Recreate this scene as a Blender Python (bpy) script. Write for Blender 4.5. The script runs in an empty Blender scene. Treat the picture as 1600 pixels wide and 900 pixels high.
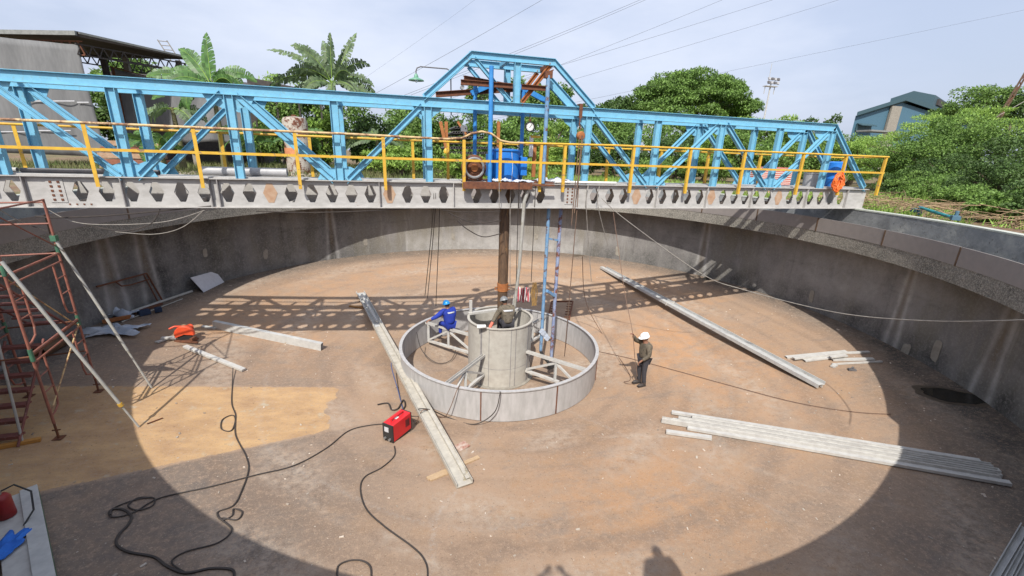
import bpy, bmesh, math, random
import numpy as np
from mathutils import Vector, Matrix, Euler
random.seed(7); rng = np.random.default_rng(7)
sc = bpy.context.scene
COL = sc.collection
# ---------------------------------------------------------------- camera (metres; tank centre = origin, bridge along x)
FL = 666.37; CAM = Vector((-3.0814, -12.4566, 7.1266))
FW = Vector((0.25406386, 0.92027081, -0.29757889)); RT = Vector((0.9660775, -0.25619815, 0.03250801)); UP = Vector((0.04632299, 0.29574338, 0.95414361))
cd = bpy.data.cameras.new("camera"); cam = bpy.data.objects.new("camera", cd); COL.objects.link(cam); sc.camera = cam
cd.sensor_width = 36; cd.lens = FL / 1600 * 36; cd.clip_start = .05; cd.clip_end = 3000
cam.matrix_world = Matrix(((RT.x, UP.x, -FW.x, CAM.x), (RT.y, UP.y, -FW.y, CAM.y), (RT.z, UP.z, -FW.z, CAM.z), (0, 0, 0, 1)))
# ---------------------------------------------------------------- light
SUN_AZ, SUN_EL = math.radians(24.0), math.radians(49.0)
w = bpy.data.worlds.new("World"); sc.world = w; w.use_nodes = True
nt = w.node_tree; bg = nt.nodes["Background"]; sky = nt.nodes.new("ShaderNodeTexSky"); sky.sky_type = 'NISHITA'
sky.sun_disc = False; sky.sun_elevation = SUN_EL; sky.sun_rotation = SUN_AZ + math.pi
sky.air_density = 1.0; sky.dust_density = 5.0; sky.ozone_density = 1.6; sky.altitude = 0
# thin bright high cloud veil mixed over the clear sky
tcw = nt.nodes.new("ShaderNodeTexCoord"); mpw = nt.nodes.new("ShaderNodeMapping"); mpw.inputs['Scale'].default_value = (1, 1, 3); nt.links.new(tcw.outputs['Generated'], mpw.inputs[0])
nzw = nt.nodes.new("ShaderNodeTexNoise"); nzw.inputs['Scale'].default_value = 1.6; nzw.inputs['Detail'].default_value = 7; nzw.inputs['Roughness'].default_value = .55; nt.links.new(mpw.outputs[0], nzw.inputs['Vector'])
mrw = nt.nodes.new("ShaderNodeMapRange"); mrw.inputs[1].default_value = .35; mrw.inputs[2].default_value = .7; mrw.inputs[3].default_value = .62; mrw.inputs[4].default_value = .82; nt.links.new(nzw.outputs['Fac'], mrw.inputs[0])
mxw = nt.nodes.new("ShaderNodeMix"); mxw.data_type = 'RGBA'; nt.links.new(mrw.outputs[0], mxw.inputs[0]); nt.links.new(sky.outputs[0], mxw.inputs[6]); mxw.inputs[7].default_value = (4.1, 4.55, 5.75, 1)
mr2 = nt.nodes.new("ShaderNodeMapRange"); mr2.inputs[1].default_value = .48; mr2.inputs[2].default_value = .72; mr2.inputs[4].default_value = .55; nt.links.new(nzw.outputs['Fac'], mr2.inputs[0])
mx2 = nt.nodes.new("ShaderNodeMix"); mx2.data_type = 'RGBA'; nt.links.new(mr2.outputs[0], mx2.inputs[0]); nt.links.new(mxw.outputs[2], mx2.inputs[6]); mx2.inputs[7].default_value = (5.3, 5.6, 6.3, 1)
nt.links.new(mx2.outputs[2], bg.inputs[0]); bg.inputs[1].default_value = 0.148
sd = bpy.data.lights.new("sun", 'SUN'); sun = bpy.data.objects.new("sun", sd); COL.objects.link(sun)
sd.energy = 4.7; sd.angle = math.radians(.55); sd.color = (1, .955, .88)
LD = Vector((math.sin(SUN_AZ) * math.cos(SUN_EL), math.cos(SUN_AZ) * math.cos(SUN_EL), -math.sin(SUN_EL)))
sun.rotation_euler = LD.to_track_quat('-Z', 'Y').to_euler(); sun.location = (-6, -30, 40)
sc.view_settings.view_transform = 'Standard'; sc.view_settings.look = 'None'; sc.view_settings.exposure = 0.25; sc.view_settings.gamma = 1
sc.render.engine = 'CYCLES'
# ---------------------------------------------------------------- survey helpers (sight line -> real surface)
SL = 0.1262          # slope of the conical tank floor
R_W, R_L = 12.73, 11.6   # tank wall, launder face
GZ = 5.55            # ground outside
def ray(u, v): return FW + RT * ((u - 800) / FL) - UP * ((v - 450) / FL)
def Y(u, v, y): d = ray(u, v); return CAM + d * ((y - CAM.y) / d.y)
def X(u, v, x): d = ray(u, v); return CAM + d * ((x - CAM.x) / d.x)
def Z(u, v, z): d = ray(u, v); return CAM + d * ((z - CAM.z) / d.z)
def fz(x, y): return SL * math.hypot(x, y)
def F(u, v, h=0):
    d = ray(u, v); t = (1 - CAM.z) / d.z
    for _ in range(25):
        p = CAM + d * t; t += (p.z - fz(p.x, p.y) - h) / -d.z
    return CAM + d * t
def CY(u, v, R):
    d = ray(u, v); A = d.x ** 2 + d.y ** 2; B = 2 * (CAM.x * d.x + CAM.y * d.y); c = CAM.x ** 2 + CAM.y ** 2 - R * R
    return CAM + d * ((-B + math.sqrt(B * B - 4 * A * c)) / 2 / A)
V = Vector
# ---------------------------------------------------------------- materials
def mat(name, a, b=None, rough=.7, metal=0, scale=6, detail=6, rust=None, rust_amt=.5, rust_scale=3, bump=.1, bscale=40, spec=.4, speck=None, speck_amt=.72, speck_scale=60, stretch=None, isl=0, coord='Object', trans=0):
    m = bpy.data.materials.new(name); m.use_nodes = True; n = m.node_tree; L = n.links; N = n.nodes
    bs = N["Principled BSDF"]; bs.inputs['Roughness'].default_value = rough; bs.inputs['Metallic'].default_value = metal
    bs.inputs['Specular IOR Level'].default_value = spec
    tc = N.new("ShaderNodeTexCoord"); src = tc.outputs[coord]
    if stretch:
        mp = N.new("ShaderNodeMapping"); mp.inputs['Scale'].default_value = stretch; L.new(src, mp.inputs[0]); src = mp.outputs[0]
    def noise(s, d=5, r=.6, off=0):
        x = N.new("ShaderNodeTexNoise"); x.inputs['Scale'].default_value = s; x.inputs['Detail'].default_value = d; x.inputs['Roughness'].default_value = r
        L.new(src, x.inputs['Vector']); return x.outputs['Fac']
    def ramp(f, lo, hi):
        r = N.new("ShaderNodeMapRange"); r.inputs[1].default_value = lo; r.inputs[2].default_value = hi; L.new(f, r.inputs[0]); return r.outputs[0]
    def mix(f, c1, c2):
        x = N.new("ShaderNodeMix"); x.data_type = 'RGBA'
        if f is not None: L.new(f, x.inputs[0])
        for i, c in ((6, c1), (7, c2)):
            if isinstance(c, tuple): x.inputs[i].default_value = (*c, 1)
            else: L.new(c, x.inputs[i])
        return x.outputs[2]
    b = b or tuple(c * .8 for c in a)
    col = mix(ramp(noise(scale, detail), .35, .65), a, b)
    if rust: col = mix(ramp(noise(rust_scale, 8, .7), rust_amt, rust_amt + .06), col, mix(ramp(noise(rust_scale * 6, 4), .4, .6), rust, tuple(c * .5 for c in rust)))
    if speck: col = mix(ramp(noise(speck_scale, 2, .5), speck_amt, speck_amt + .04), col, speck)
    if isl:
        g = N.new("ShaderNodeNewGeometry"); h = N.new("ShaderNodeHueSaturation"); L.new(col, h.inputs['Color'])
        r = N.new("ShaderNodeMapRange"); r.inputs[3].default_value = 1 - isl; r.inputs[4].default_value = 1 + isl; L.new(g.outputs['Random Per Island'], r.inputs[0]); L.new(r.outputs[0], h.inputs['Value']); col = h.outputs[0]
    L.new(col, bs.inputs['Base Color'])
    if bump:
        bp = N.new("ShaderNodeBump"); bp.inputs['Strength'].default_value = bump; bp.inputs['Distance'].default_value = .02; L.new(noise(bscale, 6), bp.inputs['Height']); L.new(bp.outputs[0], bs.inputs['Normal'])
    if trans:
        tr = N.new("ShaderNodeBsdfTranslucent"); L.new(col, tr.inputs[0]); ms = N.new("ShaderNodeMixShader"); ms.inputs[0].default_value = trans
        L.new(bs.outputs[0], ms.inputs[1]); L.new(tr.outputs[0], ms.inputs[2]); L.new(ms.outputs[0], N["Material Output"].inputs[0])
    m['n'] = 1
    return m
RUST = (.17, .065, .03)
M = dict(
 blue=mat('blue_paint', (.18, .435, .60), (.145, .38, .54), .45, rust=(.24, .17, .13), rust_amt=.655, rust_scale=3.1, bump=.04, speck=(.17, .37, .48), speck_amt=.60, speck_scale=14),
 blue2=mat('deep_blue_paint', (.03, .19, .50), (.05, .25, .58), .4, rust=(.2, .14, .12), rust_amt=.66, bump=.03),
 bluep=mat('worn_blue_pipe', (.10, .23, .42), (.2, .32, .45), .5, rust=(.17, .09, .07), rust_amt=.55, rust_scale=5, bump=.05),
 bluer=mat('peeling_blue_pipe', (.28, .33, .45), (.17, .22, .38), .6, rust=(.22, .09, .06), rust_amt=.5, rust_scale=5, bump=.05),
 yellow=mat('yellow_paint', (.62, .39, .04), (.52, .30, .04), .5, rust=(.34, .22, .13), rust_amt=.585, rust_scale=5, bump=.03),
 rail=mat('bare_rail', (.55, .42, .22), (.42, .26, .12), .6, rust=(.3, .16, .09), rust_amt=.5, rust_scale=3, bump=.05),
 girder=mat('grey_girder_paint', (.43, .42, .405), (.34, .33, .315), .6, rust=(.30, .17, .09), rust_amt=.64, rust_scale=2, bump=.03, stretch=(.6, 1, 1.4)),
 gdark=mat('girder_stiffener', (.26, .25, .25), (.2, .19, .19), .6, bump=.03),
 rustfill=mat('rust_plate', (.42, .30, .21), (.34, .20, .12), .8, bump=.1),
 rust=mat('rusty_steel', RUST, (.1, .04, .025), .8, bump=.15, scale=12),
 rust2=mat('orange_rust_steel', (.38, .15, .05), (.26, .09, .03), .8, bump=.1, scale=8),
 shaft=mat('brown_shaft', (.14, .085, .05), (.07, .045, .03), .6, rust=(.32, .18, .07), rust_amt=.6, rust_scale=2, bump=.1, stretch=(3, 3, .7)),
 galv=mat('galvanised_channel', (.50, .50, .48), (.40, .40, .39), .45, metal=0, rust=(.4, .34, .26), rust_amt=.62, rust_scale=2.5, bump=.03),
 dirty=mat('dusty_channel', (.46, .43, .37), (.36, .335, .29), .65, rust=(.40, .35, .25), rust_amt=.6, rust_scale=3, bump=.05),
 whitep=mat('white_profile', (.50, .49, .46), (.40, .385, .365), .55, rust=(.45, .4, .33), rust_amt=.66, rust_scale=4, bump=.03),
 ring=mat('ring_plate', (.43, .42, .42), (.34, .335, .33), .55, rust=(.28, .19, .12), rust_amt=.70, rust_scale=3, bump=.04, stretch=(1.5, 1.5, .35)),
 cyl=mat('cylinder_paint', (.44, .42, .375), (.37, .345, .305), .6, rust=(.36, .22, .11), rust_amt=.71, rust_scale=4, bump=.03),
 orangesc=mat('scaffold_paint', (.30, .115, .08), (.20, .08, .06), .55, rust=(.35, .24, .18), rust_amt=.6, rust_scale=9, bump=.05),
 tread=mat('scaffold_tread', (.22, .08, .065), (.15, .06, .05), .7, rust=(.3, .17, .14), rust_amt=.58, rust_scale=9),
 brace=mat('brace_pole', (.42, .42, .40), (.34, .33, .29), .5, rust=(.3, .24, .17), rust_amt=.62, rust_scale=6),
 green=mat('coupler_green', (.06, .17, .10), (.05, .12, .08), .6),
 plank=mat('orange_plank', (.5, .24, .05), (.4, .19, .05), .7, bump=.1, stretch=(1, 8, 8)),
 wood=mat('pale_wood', (.5, .36, .22), (.36, .25, .15), .8, bump=.15, stretch=(2, 12, 12)),
 red=mat('red_casing', (.62, .02, .025), (.55, .02, .025), .35, bump=.02),
 black=mat('black_plastic', (.02, .02, .022), (.03, .03, .03), .5, bump=.03),
 cable=mat('cable_rubber', (.035, .03, .028), (.055, .045, .04), .6, bump=0),
 rope=mat('pale_rope', (.30, .28, .25), (.2, .185, .17), .8, bump=0),
 brope=mat('brown_rope', (.2, .13, .09), (.13, .08, .06), .8, bump=0),
 orange=mat('orange_plastic', (.75, .17, .03), (.65, .13, .03), .5, bump=.1),
 saw=mat('saw_orange', (.70, .09, .03), (.6, .07, .03), .4),
 metal=mat('bare_metal', (.45, .45, .44), (.35, .35, .35), .35, metal=.7, bump=.02),
 cloth=mat('white_sheet', (.55, .58, .62), (.33, .38, .46), .85, scale=3, bump=.3, bscale=12),
 bcloth=mat('blue_cloth', (.02, .12, .5), (.03, .17, .6), .8, bump=.2),
 board=mat('white_board', (.56, .57, .60), (.5, .5, .53), .5, bump=.02),
 white=mat('white_paint', (.75, .75, .73), (.65, .65, .63), .5),
 redcyl=mat('red_cylinder', (.30, .02, .02), (.22, .02, .02), .4),
 drum=mat('blue_drum', (.02, .19, .62), (.02, .16, .54), .4, bump=.02),
 grey=mat('grey_tub', (.4, .4, .41), (.33, .33, .34), .5),
 lamp=mat('green_enamel', (.13, .30, .20), (.1, .25, .17), .4),
 pipeg=mat('dark_pipe', (.09, .09, .095), (.14, .13, .13), .6),
 tarp=mat('grey_tarpaulin', (.165, .168, .172), (.135, .138, .142), .8, bump=.3, bscale=3, stretch=(1.3, 1.3, .25)),
 roofd=mat('dark_roofing', (.07, .06, .055), (.04, .035, .035), .8),
 roofe=mat('roof_edge', (.25, .26, .25), (.18, .19, .18), .7),
 teal=mat('teal_cladding', (.07, .15, .21), (.06, .13, .185), .6, bump=.25, bscale=1, stretch=(14, 14, .01)),
 tealr=mat('teal_roofing', (.05, .095, .115), (.04, .08, .1), .6),
 conc=mat('pale_concrete', (.3, .28, .24), (.22, .2, .17), .9),
 peel=mat('peeling_white', (.42, .39, .34), (.34, .3, .25), .8, rust=(.16, .055, .03), rust_amt=.50, rust_scale=2.4, bump=.1),
 bark=mat('bark', (.10, .07, .05), (.16, .12, .09), .95, bump=.5, bscale=14, stretch=(1, 1, .3)),
 stem=mat('banana_stem', (.16, .17, .07), (.11, .09, .05), .7),
 twig=mat('dry_twig', (.33, .24, .14), (.22, .15, .09), .9, isl=.4),
 leafA=mat('leaf_dark', (.085, .15, .035), (.055, .105, .026), .6, isl=.45, trans=.25, bump=0, scale=.8),
 leafB=mat('leaf_mid', (.17, .28, .06), (.11, .20, .042), .6, isl=.4, trans=.3, bump=0, scale=.7),
 leafC=mat('leaf_bright', (.30, .44, .09), (.22, .36, .07), .6, isl=.35, trans=.35, bump=0, scale=.6),
 leafD=mat('leaf_banana', (.06, .145, .035), (.10, .20, .055), .45, isl=.35, trans=.3, bump=0, scale=2),
 leafE=mat('leaf_banana_dry', (.15, .20, .10), (.09, .15, .07), .6, isl=.4, trans=.3, bump=0, scale=2),
 grass=mat('grass_blades', (.10, .15, .04), (.2, .19, .09), .8, isl=.5, trans=.2, bump=0, scale=.7),
 skin=mat('skin', (.28, .14, .09), (.24, .12, .08), .6, bump=0),
 hair=mat('hair', (.015, .012, .01), (.02, .015, .012), .7, bump=0),
 overall=mat('royal_blue_overall', (.015, .04, .33), (.012, .03, .24), .8, bump=.2, bscale=20),
 khaki=mat('brown_shirt', (.15, .125, .09), (.10, .085, .065), .85, bump=.2, bscale=20, rust=(.07, .06, .045), rust_amt=.55, rust_scale=14),
 navy=mat('dark_trousers', (.035, .035, .045), (.05, .048, .055), .85, bump=.2, bscale=20),
 boot=mat('work_boot', (.04, .035, .035), (.06, .05, .045), .6),
 helmw=mat('white_helmet', (.8, .8, .78), (.75, .75, .73), .3, bump=0),
 helmb=mat('blue_helmet', (.02, .25, .62), (.02, .22, .55), .3, bump=0),
 helmg=mat('grey_helmet', (.22, .23, .24), (.15, .16, .17), .4, bump=.02),
 refl=mat('reflective_tape', (.75, .78, .8), (.65, .68, .72), .4, bump=0),
 glove=mat('orange_glove', (.6, .16, .1), (.5, .13, .1), .8),
 redw=mat('striped_cloth_red', (.4, .05, .06), (.33, .04, .05), .85),
 chip=mat('pale_chips', (.45, .4, .34), (.3, .24, .19), .9, isl=.5, bump=0),
 brick=mat('old_brick', (.28, .11, .07), (.2, .09, .06), .9),
)
# striped rag
def stripes(name, c1, c2, scale, axis=0):
    m = bpy.data.materials.new(name); m.use_nodes = True; N = m.node_tree.nodes; L = m.node_tree.links; bs = N["Principled BSDF"]; bs.inputs['Roughness'].default_value = .85
    tc = N.new("ShaderNodeTexCoord"); wv = N.new("ShaderNodeTexWave"); wv.inputs['Scale'].default_value = scale; wv.inputs['Distortion'].default_value = 1.5; wv.bands_direction = 'XYZ'[axis]
    L.new(tc.outputs['Object'], wv.inputs[0]); mr = N.new("ShaderNodeMapRange"); mr.inputs[1].default_value = .45; mr.inputs[2].default_value = .55; L.new(wv.outputs['Fac'], mr.inputs[0])
    x = N.new("ShaderNodeMix"); x.data_type = 'RGBA'; x.inputs[6].default_value = (*c1, 1); x.inputs[7].default_value = (*c2, 1); L.new(mr.outputs[0], x.inputs[0]); L.new(x.outputs[2], bs.inputs['Base Color'])
    return m
M['rag'] = stripes('striped_rag', (.42, .06, .08), (.6, .55, .55), 3.5)
M['louvre'] = stripes('red_slats', (.42, .05, .03), (.6, .52, .48), 3.2, 2)
# ---------------------------------------------------------------- concrete floor / wall / ground
def attr_material(name, build):
    m = bpy.data.materials.new(name); m.use_nodes = True; T = m.node_tree; N = T.nodes; L = T.links; bs = N["Principled BSDF"]; bs.inputs['Roughness'].default_value = .9; bs.inputs['Specular IOR Level'].default_value = .25
    tc = N.new("ShaderNodeTexCoord")
    class H: pass
    h = H(); h.N, h.L, h.bs = N, L, bs
    def noise(s, d=6, r=.6, st=None):
        x = N.new("ShaderNodeTexNoise"); x.inputs['Scale'].default_value = s; x.inputs['Detail'].default_value = d; x.inputs['Roughness'].default_value = r
        if st:
            mp = N.new("ShaderNodeMapping"); mp.inputs['Scale'].default_value = st; L.new(tc.outputs['Object'], mp.inputs[0]); L.new(mp.outputs[0], x.inputs['Vector'])
        else: L.new(tc.outputs['Object'], x.inputs['Vector'])
        return x.outputs['Fac']
    def ramp(f, lo, hi, a=0, b=1):
        r = N.new("ShaderNodeMapRange"); r.inputs[1].default_value = lo; r.inputs[2].default_value = hi; r.inputs[3].default_value = a; r.inputs[4].default_value = b; L.new(f, r.inputs[0]); return r.outputs[0]
    def math_(op, a, b):
        x = N.new("ShaderNodeMath"); x.operation = op
        for i, c in ((0, a), (1, b)):
            if isinstance(c, (int, float)): x.inputs[i].default_value = c
            else: L.new(c, x.inputs[i])
        return x.outputs[0]
    def mix(f, c1, c2):
        x = N.new("ShaderNodeMix"); x.data_type = 'RGBA'; L.new(f, x.inputs[0])
        for i, c in ((6, c1), (7, c2)):
            if isinstance(c, tuple): x.inputs[i].default_value = (*c, 1)
            else: L.new(c, x.inputs[i])
        return x.outputs[2]
    def attr(n): x = N.new("ShaderNodeAttribute"); x.attribute_name = n; return x.outputs['Fac']
    h.noise, h.ramp, h.math, h.mix, h.attr = noise, ramp, math_, mix, attr
    col, height, dist = build(h); L.new(col, bs.inputs['Base Color'])
    bp = N.new("ShaderNodeBump"); bp.inputs['Strength'].default_value = .5; bp.inputs['Distance'].default_value = dist; L.new(height, bp.inputs['Height']); L.new(bp.outputs[0], bs.inputs['Normal'])
    return m
def b_floor(h):
    base = h.mix(h.ramp(h.noise(.35, 8, .65), .38, .64), (.34, .238, .165), (.28, .202, .145))
    base = h.mix(h.ramp(h.noise(1.3, 9, .7), .5, .72), base, (.33, .215, .13))
    base = h.mix(h.math('MULTIPLY', h.attr('orange'), h.ramp(h.noise(2.1, 9, .72), .36, .58)), base, (.42, .235, .12))
    base = h.mix(h.ramp(h.noise(.8, 8, .75, (1, 2.5, 1)), .52, .66, 0, .55), base, (.20, .165, .14))
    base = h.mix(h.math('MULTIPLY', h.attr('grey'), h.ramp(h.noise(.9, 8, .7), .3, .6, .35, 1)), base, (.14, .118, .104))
    base = h.mix(h.math('MULTIPLY', h.attr('band'), h.ramp(h.noise(3.5, 7, .75), .3, .65, .2, .75)), base, (.19, .135, .10))
    base = h.mix(h.math('MULTIPLY', h.attr('pale'), h.ramp(h.noise(5, 7, .75), .4, .62, 0, .8)), base, (.42, .345, .275))
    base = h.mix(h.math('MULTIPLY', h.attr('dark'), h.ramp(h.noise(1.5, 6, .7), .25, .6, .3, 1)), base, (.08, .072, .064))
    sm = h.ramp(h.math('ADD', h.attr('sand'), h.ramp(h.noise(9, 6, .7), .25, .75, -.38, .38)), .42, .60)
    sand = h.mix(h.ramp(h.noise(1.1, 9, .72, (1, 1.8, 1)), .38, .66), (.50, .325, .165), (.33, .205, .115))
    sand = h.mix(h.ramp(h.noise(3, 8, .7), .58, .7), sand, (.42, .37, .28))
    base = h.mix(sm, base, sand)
    base = h.mix(h.math('MULTIPLY', h.attr('crack'), h.ramp(h.noise(14, 4, .7), .42, .6)), base, (.42, .40, .37))
    base = h.mix(h.ramp(h.noise(38, 3, .6), .60, .70), base, (.36, .28, .2))
    base = h.mix(h.ramp(h.noise(55, 2, .5), .70, .76), base, (.5, .44, .37))
    base = h.mix(h.ramp(h.noise(24, 4, .7), .60, .72), base, (.13, .095, .07))
    base = h.mix(h.ramp(h.noise(11, 7, .8), .5, .66, 0, .6), base, (.40, .285, .20))
    return base, h.noise(30, 8, .75), .02
def b_wall(h):
    base = h.mix(h.ramp(h.noise(.9, 9, .7), .36, .64), (.30, .29, .28), (.18, .172, .168))
    base = h.mix(h.ramp(h.noise(.5, 7, .7, (1, 1, .3)), .48, .62), base, (.20, .185, .155))
    base = h.mix(h.ramp(h.noise(2.6, 6, .7, (1, 1, .12)), .55, .66, 0, .5), base, (.34, .33, .31))
    base = h.mix(h.math('MULTIPLY', h.attr('joint'), h.ramp(h.noise(4, 5, .7), .3, .6, .3, 1)), base, (.045, .042, .04))
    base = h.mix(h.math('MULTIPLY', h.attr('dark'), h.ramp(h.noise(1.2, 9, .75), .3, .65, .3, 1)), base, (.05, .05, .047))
    base = h.mix(h.math('MULTIPLY', h.attr('light'), h.ramp(h.noise(2.2, 8, .7), .35, .6, .35, 1)), base, (.50, .49, .47))
    base = h.mix(h.math('MULTIPLY', h.attr('brown'), h.ramp(h.noise(2.2, 8, .7), .3, .6, .3, 1)), base, (.15, .105, .06))
    base = h.mix(h.ramp(h.noise(14, 7, .8), .5, .64, 0, .55), base, (.30, .285, .265))
    base = h.mix(h.ramp(h.noise(26, 5, .75), .58, .70, 0, .6), base, (.08, .075, .07))
    return base, h.noise(16, 8, .75), .05
def b_ground(h):
    base = h.mix(h.ramp(h.noise(.25, 9, .7), .4, .6), (.19, .12, .08), (.12, .13, .05))
    base = h.mix(h.ramp(h.noise(1.6, 8, .7), .5, .64), base, (.26, .19, .13))
    base = h.mix(h.ramp(h.noise(6, 6, .7), .55, .65), base, (.10, .06, .04))
    return base, h.noise(8, 8, .75), .08
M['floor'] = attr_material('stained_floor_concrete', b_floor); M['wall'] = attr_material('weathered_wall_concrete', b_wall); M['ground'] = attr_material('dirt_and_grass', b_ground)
def b_inner(h):
    base = h.mix(h.ramp(h.noise(1.2, 9, .75), .35, .65), (.30, .31, .31), (.16, .165, .17))
    base = h.mix(h.ramp(h.noise(.7, 6, .7), .52, .64), base, (.36, .36, .34))
    base = h.mix(h.ramp(h.noise(9, 6, .7), .6, .7), base, (.09, .09, .09))
    return base, h.noise(20, 8, .75), .02
M['inner'] = attr_material('launder_plaster', b_inner)
def b_face(h):
    base = h.mix(h.ramp(h.noise(1.4, 9, .75), .38, .62), (.24, .225, .195), (.12, .115, .10))
    base = h.mix(h.ramp(h.noise(26, 5, .8), .47, .58), base, (.34, .32, .28))
    base = h.mix(h.ramp(h.noise(30, 5, .8), .56, .66), base, (.04, .04, .035))
    return base, h.noise(28, 6, .8), .06
M['face'] = attr_material('rough_cast_concrete', b_face)
M['panel'] = mat('weir_panel', (.245, .222, .208), (.22, .20, .19), .75, bump=.02, rust=(.3, .15, .08), rust_amt=.73, rust_scale=3)
M['rimtop'] = mat('rim_cap', (.48, .50, .44), (.36, .38, .34), .8, bump=.1)
# ---------------------------------------------------------------- mesh builder
ORG = {}
class MB:
    def __init__(s): s.v = []; s.f = []; s.mi = []; s.cur = 0
    def add(s, vs, fs):
        o = len(s.v); s.v += [tuple(x) for x in vs]; s.f += [tuple(i + o for i in f) for f in fs]; s.mi += [s.cur] * len(fs); return s
    def box(s, c, d, rz=0, R=None):
        R = R or Matrix.Rotation(rz, 3, 'Z'); c = V(c); vs = [c + R @ V((x * d[0] / 2, y * d[1] / 2, z * d[2] / 2)) for z in (-1, 1) for y in (-1, 1) for x in (-1, 1)]
        return s.add(vs, [(0, 2, 3, 1), (4, 5, 7, 6), (0, 1, 5, 4), (2, 6, 7, 3), (0, 4, 6, 2), (1, 3, 7, 5)])
    def frame(s, p, q, up=(0, 0, 1)):
        p, q = V(p), V(q); a = (q - p); L = a.length; a = a.normalized(); u = V(up); u = (u - a * u.dot(a))
        if u.length < 1e-4: u = V((0, 1, 0)); u = u - a * u.dot(a)
        u.normalize(); sd_ = a.cross(u); return p, q, a, u, sd_, L
    def bar(s, p, q, w_, h_, up=(0, 0, 1)):   # w_ across, h_ along up
        p, q, a, u, d, L = s.frame(p, q, up); R = Matrix((a, d, u)).transposed()
        return s.box((p + q) / 2, (L, w_, h_), R=R)
    def prof(s, p, q, pts, up=(0, 0, 1)):      # closed 2-D outline (side, up) swept p->q
        p, q, a, u, d, L = s.frame(p, q, up); n = len(pts)
        vs = [e + d * x + u * y for e in (p, q) for x, y in pts]
        return s.add(vs, [(i, (i + 1) % n, n + (i + 1) % n, n + i) for i in range(n)] + [tuple(range(n))[::-1], tuple(range(n, 2 * n))])
    def hbeam(s, p, q, w_=.2, d_=.2, t=.014, up=(0, 1, 0)):   # flanges normal to up
        s.bar(V(p) + V(up) * (d_ / 2 - t / 2), V(q) + V(up) * (d_ / 2 - t / 2), w_, t, up); s.bar(V(p) - V(up) * (d_ / 2 - t / 2), V(q) - V(up) * (d_ / 2 - t / 2), w_, t, up)
        return s.bar(p, q, t, d_ - 2 * t, up)
    def chan(s, p, q, w_, h_, t=.012, up=(0, 0, 1), flip=1):     # web flat, lips up
        pts = [(-w_ / 2, 0), (w_ / 2, 0), (w_ / 2, h_), (w_ / 2 - t, h_), (w_ / 2 - t, t), (-w_ / 2 + t, t), (-w_ / 2 + t, h_), (-w_ / 2, h_)]
        if flip < 0: pts = [(x, h_ - y) for x, y in pts][::-1]
        return s.prof(p, q, pts, up)
    def tube(s, path, r, n=8, cap=True):
        path = [V(x) for x in path]; rs = r if isinstance(r, (list, tuple)) else [r] * len(path); o = len(s.v); ref = None
        for i, p in enumerate(path):
            t = (path[min(i + 1, len(path) - 1)] - path[max(i - 1, 0)])
            t = t.normalized() if t.length > 1e-7 else V((0, 0, 1))
            if ref is None: ref = V((0, 0, 1)) if abs(t.z) < .9 else V((1, 0, 0))
            ref = (ref - t * ref.dot(t))
            ref = ref.normalized() if ref.length > 1e-5 else t.orthogonal().normalized()
            b = t.cross(ref)
            s.v += [tuple(p + (ref * math.cos(k * 2 * math.pi / n) + b * math.sin(k * 2 * math.pi / n)) * rs[i]) for k in range(n)]
        fs = []
        for i in range(len(path) - 1):
            for k in range(n): a = o + i * n + k; b = o + i * n + (k + 1) % n; fs.append((a, b, b + n, a + n))
        if cap: fs += [tuple(range(o, o + n))[::-1], tuple(range(o + (len(path) - 1) * n, o + len(path) * n))]
        s.f += fs; s.mi += [s.cur] * len(fs); return s
    def lathe(s, c, prof, n=48, ax='z', a0=0, a1=2 * math.pi, close=True):
        c = V(c); full = abs(a1 - a0 - 2 * math.pi) < 1e-6; m = n if full else n + 1; o = len(s.v); k = len(prof)
        for i in range(m):
            a = a0 + (a1 - a0) * i / n; ca, sa = math.cos(a), math.sin(a)
            for r, z in prof:
                p = (r * ca, r * sa, z) if ax == 'z' else ((r * ca, z, r * sa) if ax == 'y' else (z, r * ca, r * sa)); s.v.append(tuple(c + V(p)))
        fs = []
        for i in range(n):
            j = (i + 1) % m
            for q in range(k if close else k - 1): fs.append((o + i * k + q, o + j * k + q, o + j * k + (q + 1) % k, o + i * k + (q + 1) % k))
        if close and not full: fs += [tuple(o + q for q in range(k)), tuple(o + n * k + q for q in range(k))[::-1]]
        s.f += fs; s.mi += [s.cur] * len(fs); return s
    def cylz(s, c, r, h, n=32): return s.tube([V(c), V(c) + V((0, 0, h))], r, n)
    def ell(s, c, r, n=12, m=8, R=None):
        c = V(c); o = len(s.v); R = R or Matrix.Identity(3)
        for j in range(m + 1):
            t = math.pi * j / m
            for i in range(n): a = 2 * math.pi * i / n; s.v.append(tuple(c + R @ V((r[0] * math.sin(t) * math.cos(a), r[1] * math.sin(t) * math.sin(a), r[2] * math.cos(t)))))
        fs = [(o + j * n + i, o + j * n + (i + 1) % n, o + (j + 1) * n + (i + 1) % n, o + (j + 1) * n + i) for j in range(m) for i in range(n)]
        s.f += fs; s.mi += [s.cur] * len(fs); return s
    def build(s, name, m, parent=None, smooth=False, bevel=0):
        base = V((0, 0, 0))
        if parent is not None: base = ORG[parent.name]
        elif s.v:
            a = np.array(s.v); base = V(((a[:, 0].min() + a[:, 0].max()) / 2, (a[:, 1].min() + a[:, 1].max()) / 2, a[:, 2].min()))
        me = bpy.data.meshes.new(name); me.from_pydata([(x - base.x, y - base.y, z - base.z) for x, y, z in s.v], [], s.f)
        for mm in (m if isinstance(m, list) else [m]): me.materials.append(M[mm] if isinstance(mm, str) else mm)
        if isinstance(m, list): me.polygons.foreach_set('material_index', s.mi)
        bm = bmesh.new(); bm.from_mesh(me); bmesh.ops.recalc_face_normals(bm, faces=bm.faces); bm.to_mesh(me); bm.free()
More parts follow.
